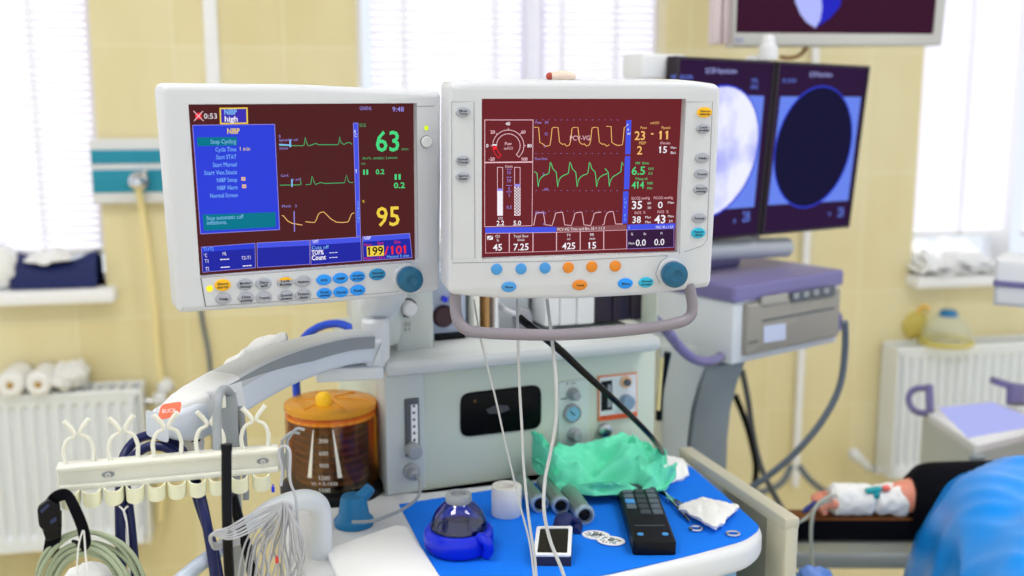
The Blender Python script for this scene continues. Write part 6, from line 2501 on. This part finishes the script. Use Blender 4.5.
TX = 1.15
wr = (hx + 0.035, ya, az - 0.004)
ch = [[('pel', (TX, 1.50, BZ + 0.075), 0.072), ('ab', (TX, 1.72, BZ + 0.072), 0.07), ('ch', (TX, 1.95, BZ + 0.072), 0.07), ('nk0', (TX + .08, 2.15, BZ + 0.07), 0.06), ('nk', (TX + .17, 2.26, BZ + 0.10), 0.056), ('hd0', (TX + .21, 2.32, BZ + 0.11), 0.075), ('hd', (TX + .25, 2.39, BZ + 0.115), 0.088), ('hd1', (TX + .28, 2.46, BZ + 0.11), 0.065)],
      [('ch', None, 0), ('shl', (TX - 0.16, ya - 0.02, BZ + 0.055), 0.05), ('ua', (TX - 0.33, ya, az + 0.012), 0.044), ('el', (TX - 0.40, ya, az + 0.004), 0.030), ('fa', (0.5 * (wr[0] + TX - 0.40) + 0.02, ya, az + 0.002), 0.026), ('wr', wr, 0.024), ('pm', (hx + 0.005, ya, az - 0.004), (0.030, 0.013)), ('pm2', (hx - 0.024, ya, az - 0.002), (0.030, 0.012))],
      [('pel', None, 0), ('lh', (TX - 0.10, 1.42, BZ + 0.085), 0.075), ('lk', (TX - 0.12, 1.32, BZ + 0.08), 0.066)],
      [('pel', None, 0), ('rh', (TX + 0.10, 1.42, BZ + 0.085), 0.075), ('rk', (TX + 0.12, 1.32, BZ + 0.08), 0.066)]]
for i, (dy, ln_) in enumerate(((-0.027, 0.034), (-0.009, 0.040), (0.009, 0.042), (0.026, 0.038))):
    ch.append([('pm2', None, 0), ('f%da' % i, (hx - 0.036, ya + dy, az + 0.001), 0.0088), ('f%db' % i, (hx - 0.030 - ln_ * .75, ya + dy * 1.05, az - 0.006), 0.0082), ('f%dc' % i, (hx - 0.026 - ln_ * .62, ya + dy * 1.05, az - 0.021), 0.0072)])
ch.append([('pm', None, 0), ('t1', (hx - 0.002, ya + 0.034, az - 0.010), 0.011), ('t2', (hx - 0.026, ya + 0.050, az - 0.015), 0.0095), ('t3', (hx - 0.046, ya + 0.050, az - 0.020), 0.0078)])
for c_ in ch:
    if c_[0][1] is None:
        k = c_[0][0]
pv, pfc = skin_body(ch)
pr_ = thing('person', 'patient lying under the blue drape with a gauze wrapped arm on the black board', 'person', base((TX, ya, BZ)))
b = MB()
b.add(pv, pfc, SKIN)
b.build('body', pr_, ang=80)


def arm_wrap(xa, xb, ra, rb, mm, name, label, lump=0.0, sag=0.0):
    b = MB()

    def f(u, v):
        x = xa + (xb - xa) * v
        a = 2 * PI * u
        r = ra + (rb - ra) * v
        e = 0.75 + .25 * min(1, min(v, 1 - v) * 10)
        q = r * e * (1 + lump * noise.noise((math.cos(a) * 2, math.sin(a) * 2, x * 60)))
        return Vector((x, ya + q * math.cos(a), max(BZ + 0.002, az + q * math.sin(a) * (1 if math.sin(a) > 0 else 1 + sag))))
    b.grid(f, 36, 26, mm)
    for xe in (0, 1):
        b.add([f(i / 36, xe) for i in range(36)], [tuple(range(36))], mm)
    return b.build(name, pr_, label=label, ang=80)


ax = [at(p, 503, ya).x for p in (829, 873, 876, 907)]
arm_wrap(ax[0], ax[1], 0.0315, 0.031, GAUZE, 'bandage', 'thick white bandage', 0.10)
arm_wrap(ax[1] - .002, ax[3], 0.0290, 0.0335, GAUZE, 'bandage', 'thin white gauze wrap', 0.16)
b = MB()
p = Vector((at(868, 495, ya).x, ya - 0.022, az + 0.027))
b.tube([p + Vector((-0.012, 0, -0.002)), p + Vector((0.006, 0, 0.001)), p + Vector((0.018, 0.0, 0.004))], [0.006, 0.007, 0.004], mat('teal cannula', (20, 160, 170), 0.4), n=10)
b.ball(tuple(p + Vector((0.008, -0.004, -0.008))), 0.007, mat('teal cannula wing', (20, 160, 170), 0.4), (1, .6, 1.2))
b.build('cannula', pr_, label='teal cannula')
b = MB()
p = Vector((at(883, 488, ya).x, ya - 0.018, az + 0.030))
b.ball(tuple(p), 0.008, mat('pink cannula cap', (240, 110, 100), 0.4), (1.1, 1, .8))
b.build('cannula_cap', pr_, label='pink cannula cap')
xq = [at(p_, 500, ya).x for p_ in (909, 990)]
b = MB()


def cuff(u, v):
    a = 2 * PI * u
    x = xq[0] + (xq[1] + .2 - xq[0]) * v
    e = min(1, v * 7)
    e = math.sqrt(max(0, 1 - (1 - e) ** 2))
    r = 0.044 + 0.022 * e
    y = ya + r * math.cos(a) * 1.05
    z = az + 0.006 + r * math.sin(a)
    if math.sin(a) < 0:
        z = az + 0.006 + (r + 0.02) * math.sin(a)
    return Vector((x + 0.006 * noise.noise((math.cos(a), math.sin(a), v * 4)), y, z + 0.01 * v))


b.grid(cuff, 40, 18, BLACKF)
b.add([cuff(i / 40, 0) for i in range(40)], [tuple(range(40))], BLACKF)
b.build('pressure_cuff', pr_, label='thick black arm cuff', ang=60)

# drape over the patient
SECT = [(-0.03, 0.42), (0.0, 0.576), (0.034, 0.690), (0.075, 0.753), (0.128, 0.784), (0.19, 0.795), (0.34, 0.785), (0.52, 0.74), (0.72, 0.60)]


def dr_(u, v):
    # u runs from the hanging hem over the chest to the far side, v along the lying body
    Y = 1.34 + 0.70 * v
    q = u * (len(SECT) - 1)
    i = min(int(q), len(SECT) - 2)
    p0, p1, p2, p3 = (Vector(SECT[max(0, min(len(SECT) - 1, i + k))]) for k in (-1, 0, 1, 2))
    t = q - i
    p = 0.5 * ((2 * p1) + (p2 - p0) * t + (2 * p0 - 5 * p1 + 4 * p2 - p3) * t * t + (3 * p1 - p0 - 3 * p2 + p3) * t ** 3)
    x = 0.742 - 0.22 * (1.9 - Y) + p.x
    z = p.y - 0.05 * max(0, v - 0.85) / 0.15
    s = min(1.0, u * 2.2)
    r1 = 1 - abs(noise.noise((u * 3.0 + v * 1.0, v * 3.4 - u * 2.6, 2.2))) * 2.4
    r2 = 1 - abs(noise.noise((u * 4 + v * 2, v * 8 + u * 3, 7.7))) * 2
    off = (0.012 + 0.010 * noise.noise((u * 2, v * 2, 5.5))) * (r1 - .6) + 0.008 * (r2 - .6)
    return Vector((x - off * (1 - s) * .9, Y, z + off * (0.25 + .75 * s)))


b = MB()
b.grid(dr_, 72, 56, DRAPE, 0.003)
b.build('surgical_drape', label='glossy blue surgical drape covering the lying patient', cat='drape', ang=80)
# IV lines and blue bag below the arm board
wl = []
for k, pts in enumerate((((836, 496, 2.03), (828, 497, 2.0), (815, 508, 1.98), (811, 530, 1.97), (812, 560, 1.97), (815, 600, 1.97)),
                         ((832, 500, 2.03), (818, 506, 2.0), (806, 518, 1.98), (796, 524, 1.98)))):
    b = MB()
    b.tube([at(*p) for p in pts], 0.0035 if k == 0 else 0.003, mat('clear grey tubing', (176, 180, 168), 0.3), n=8)
    b.build('infusion_line', label='clear infusion line hanging from the bandaged hand past the board' if k == 0 else 'clear infusion line running from the bandaged hand to the beige rail', cat='tube')
b = MB()
b.tube([at(816, 502, 2.0), at(808, 508, 1.99), at(803, 512, 1.985)], [0.004, 0.0055, 0.004], mat('dark blue connector', (24, 40, 120), .4), n=10)
b.build('line_connector', label='small dark blue connector on the infusion line at the hand', cat='connector')
b = MB()
b.ball(tuple(at(812, 580, 1.85)), 0.034, mat('pale blue plastic bag', (110, 150, 226), 0.4), (1, .5, .8), 24, .35)
b.build('plastic_bag', label='pale blue plastic bag under the arm board at the bottom edge', cat='bag', ang=80)
# ================================================================== LIGHT
w = bpy.data.worlds.new('world')
SC.world = w
w.use_nodes = True
bg = w.node_tree.nodes['Background']
bg.inputs[0].default_value = (0.92, 0.96, 1.0, 1)
bg.inputs[1].default_value = 1.0
sd = bpy.data.lights.new('sun', 'SUN')
sd.energy = 3.7
sd.angle = math.radians(4)
sd.color = (1.0, 0.97, 0.93)
so = bpy.data.objects.new('sun', sd)
COL.objects.link(so)
so.location = (0, 8, 6)
so.rotation_euler = (math.radians(-48), 0, math.radians(11.2))
v = SC.view_settings
v.view_transform = 'Standard'
v.look = 'None'
v.gamma = 1
v.use_curve_mapping = False
v.exposure = 0.06
SC.cycles.use_denoising = True
SC.cycles.max_bounces = 8
SC.cycles.transparent_max_bounces = 24
SC.cycles.sample_clamp_indirect = 6


def nest(root, part, *kids):
    """Hang smaller pieces on the part that carries them."""
    p = [o for o in root.children if o.name.split('.')[0] == part]
    if not p:
        return
    for o in list(root.children):
        if o.name.split('.')[0] in kids and o is not p[0]:
            o.parent = p[0]


nest(kt, 'printer', 'control_strip', 'paper_cover', 'sticker', 'badge')
nest(at_, 'suction_panel', 'flowmeter', 'flow_knob', 'suction_port')
nest(at_, 'gauge_panel', 'pressure_gauge', 'gauge_knob')
nest(at_, 'vacuum_panel', 'oxygen_port', 'vacuum_knob')
nest(at_, 'gas_module', 'blue_port')
nest(at_, 'inspection_window', 'window_emblem')
nest(at_, 'trap_module', 'water_trap')
nest(at_, 'flow_tower', 'oxygen_knob', 'tower_marking')
nest(at_, 'side_rail', 'rail_post', 'side_plate')
nest(jt, 'lid', 'valve_cap', 'rim')
nest(jt, 'canister', 'scale_print')
nest(vt, 'bezel', 'logo')
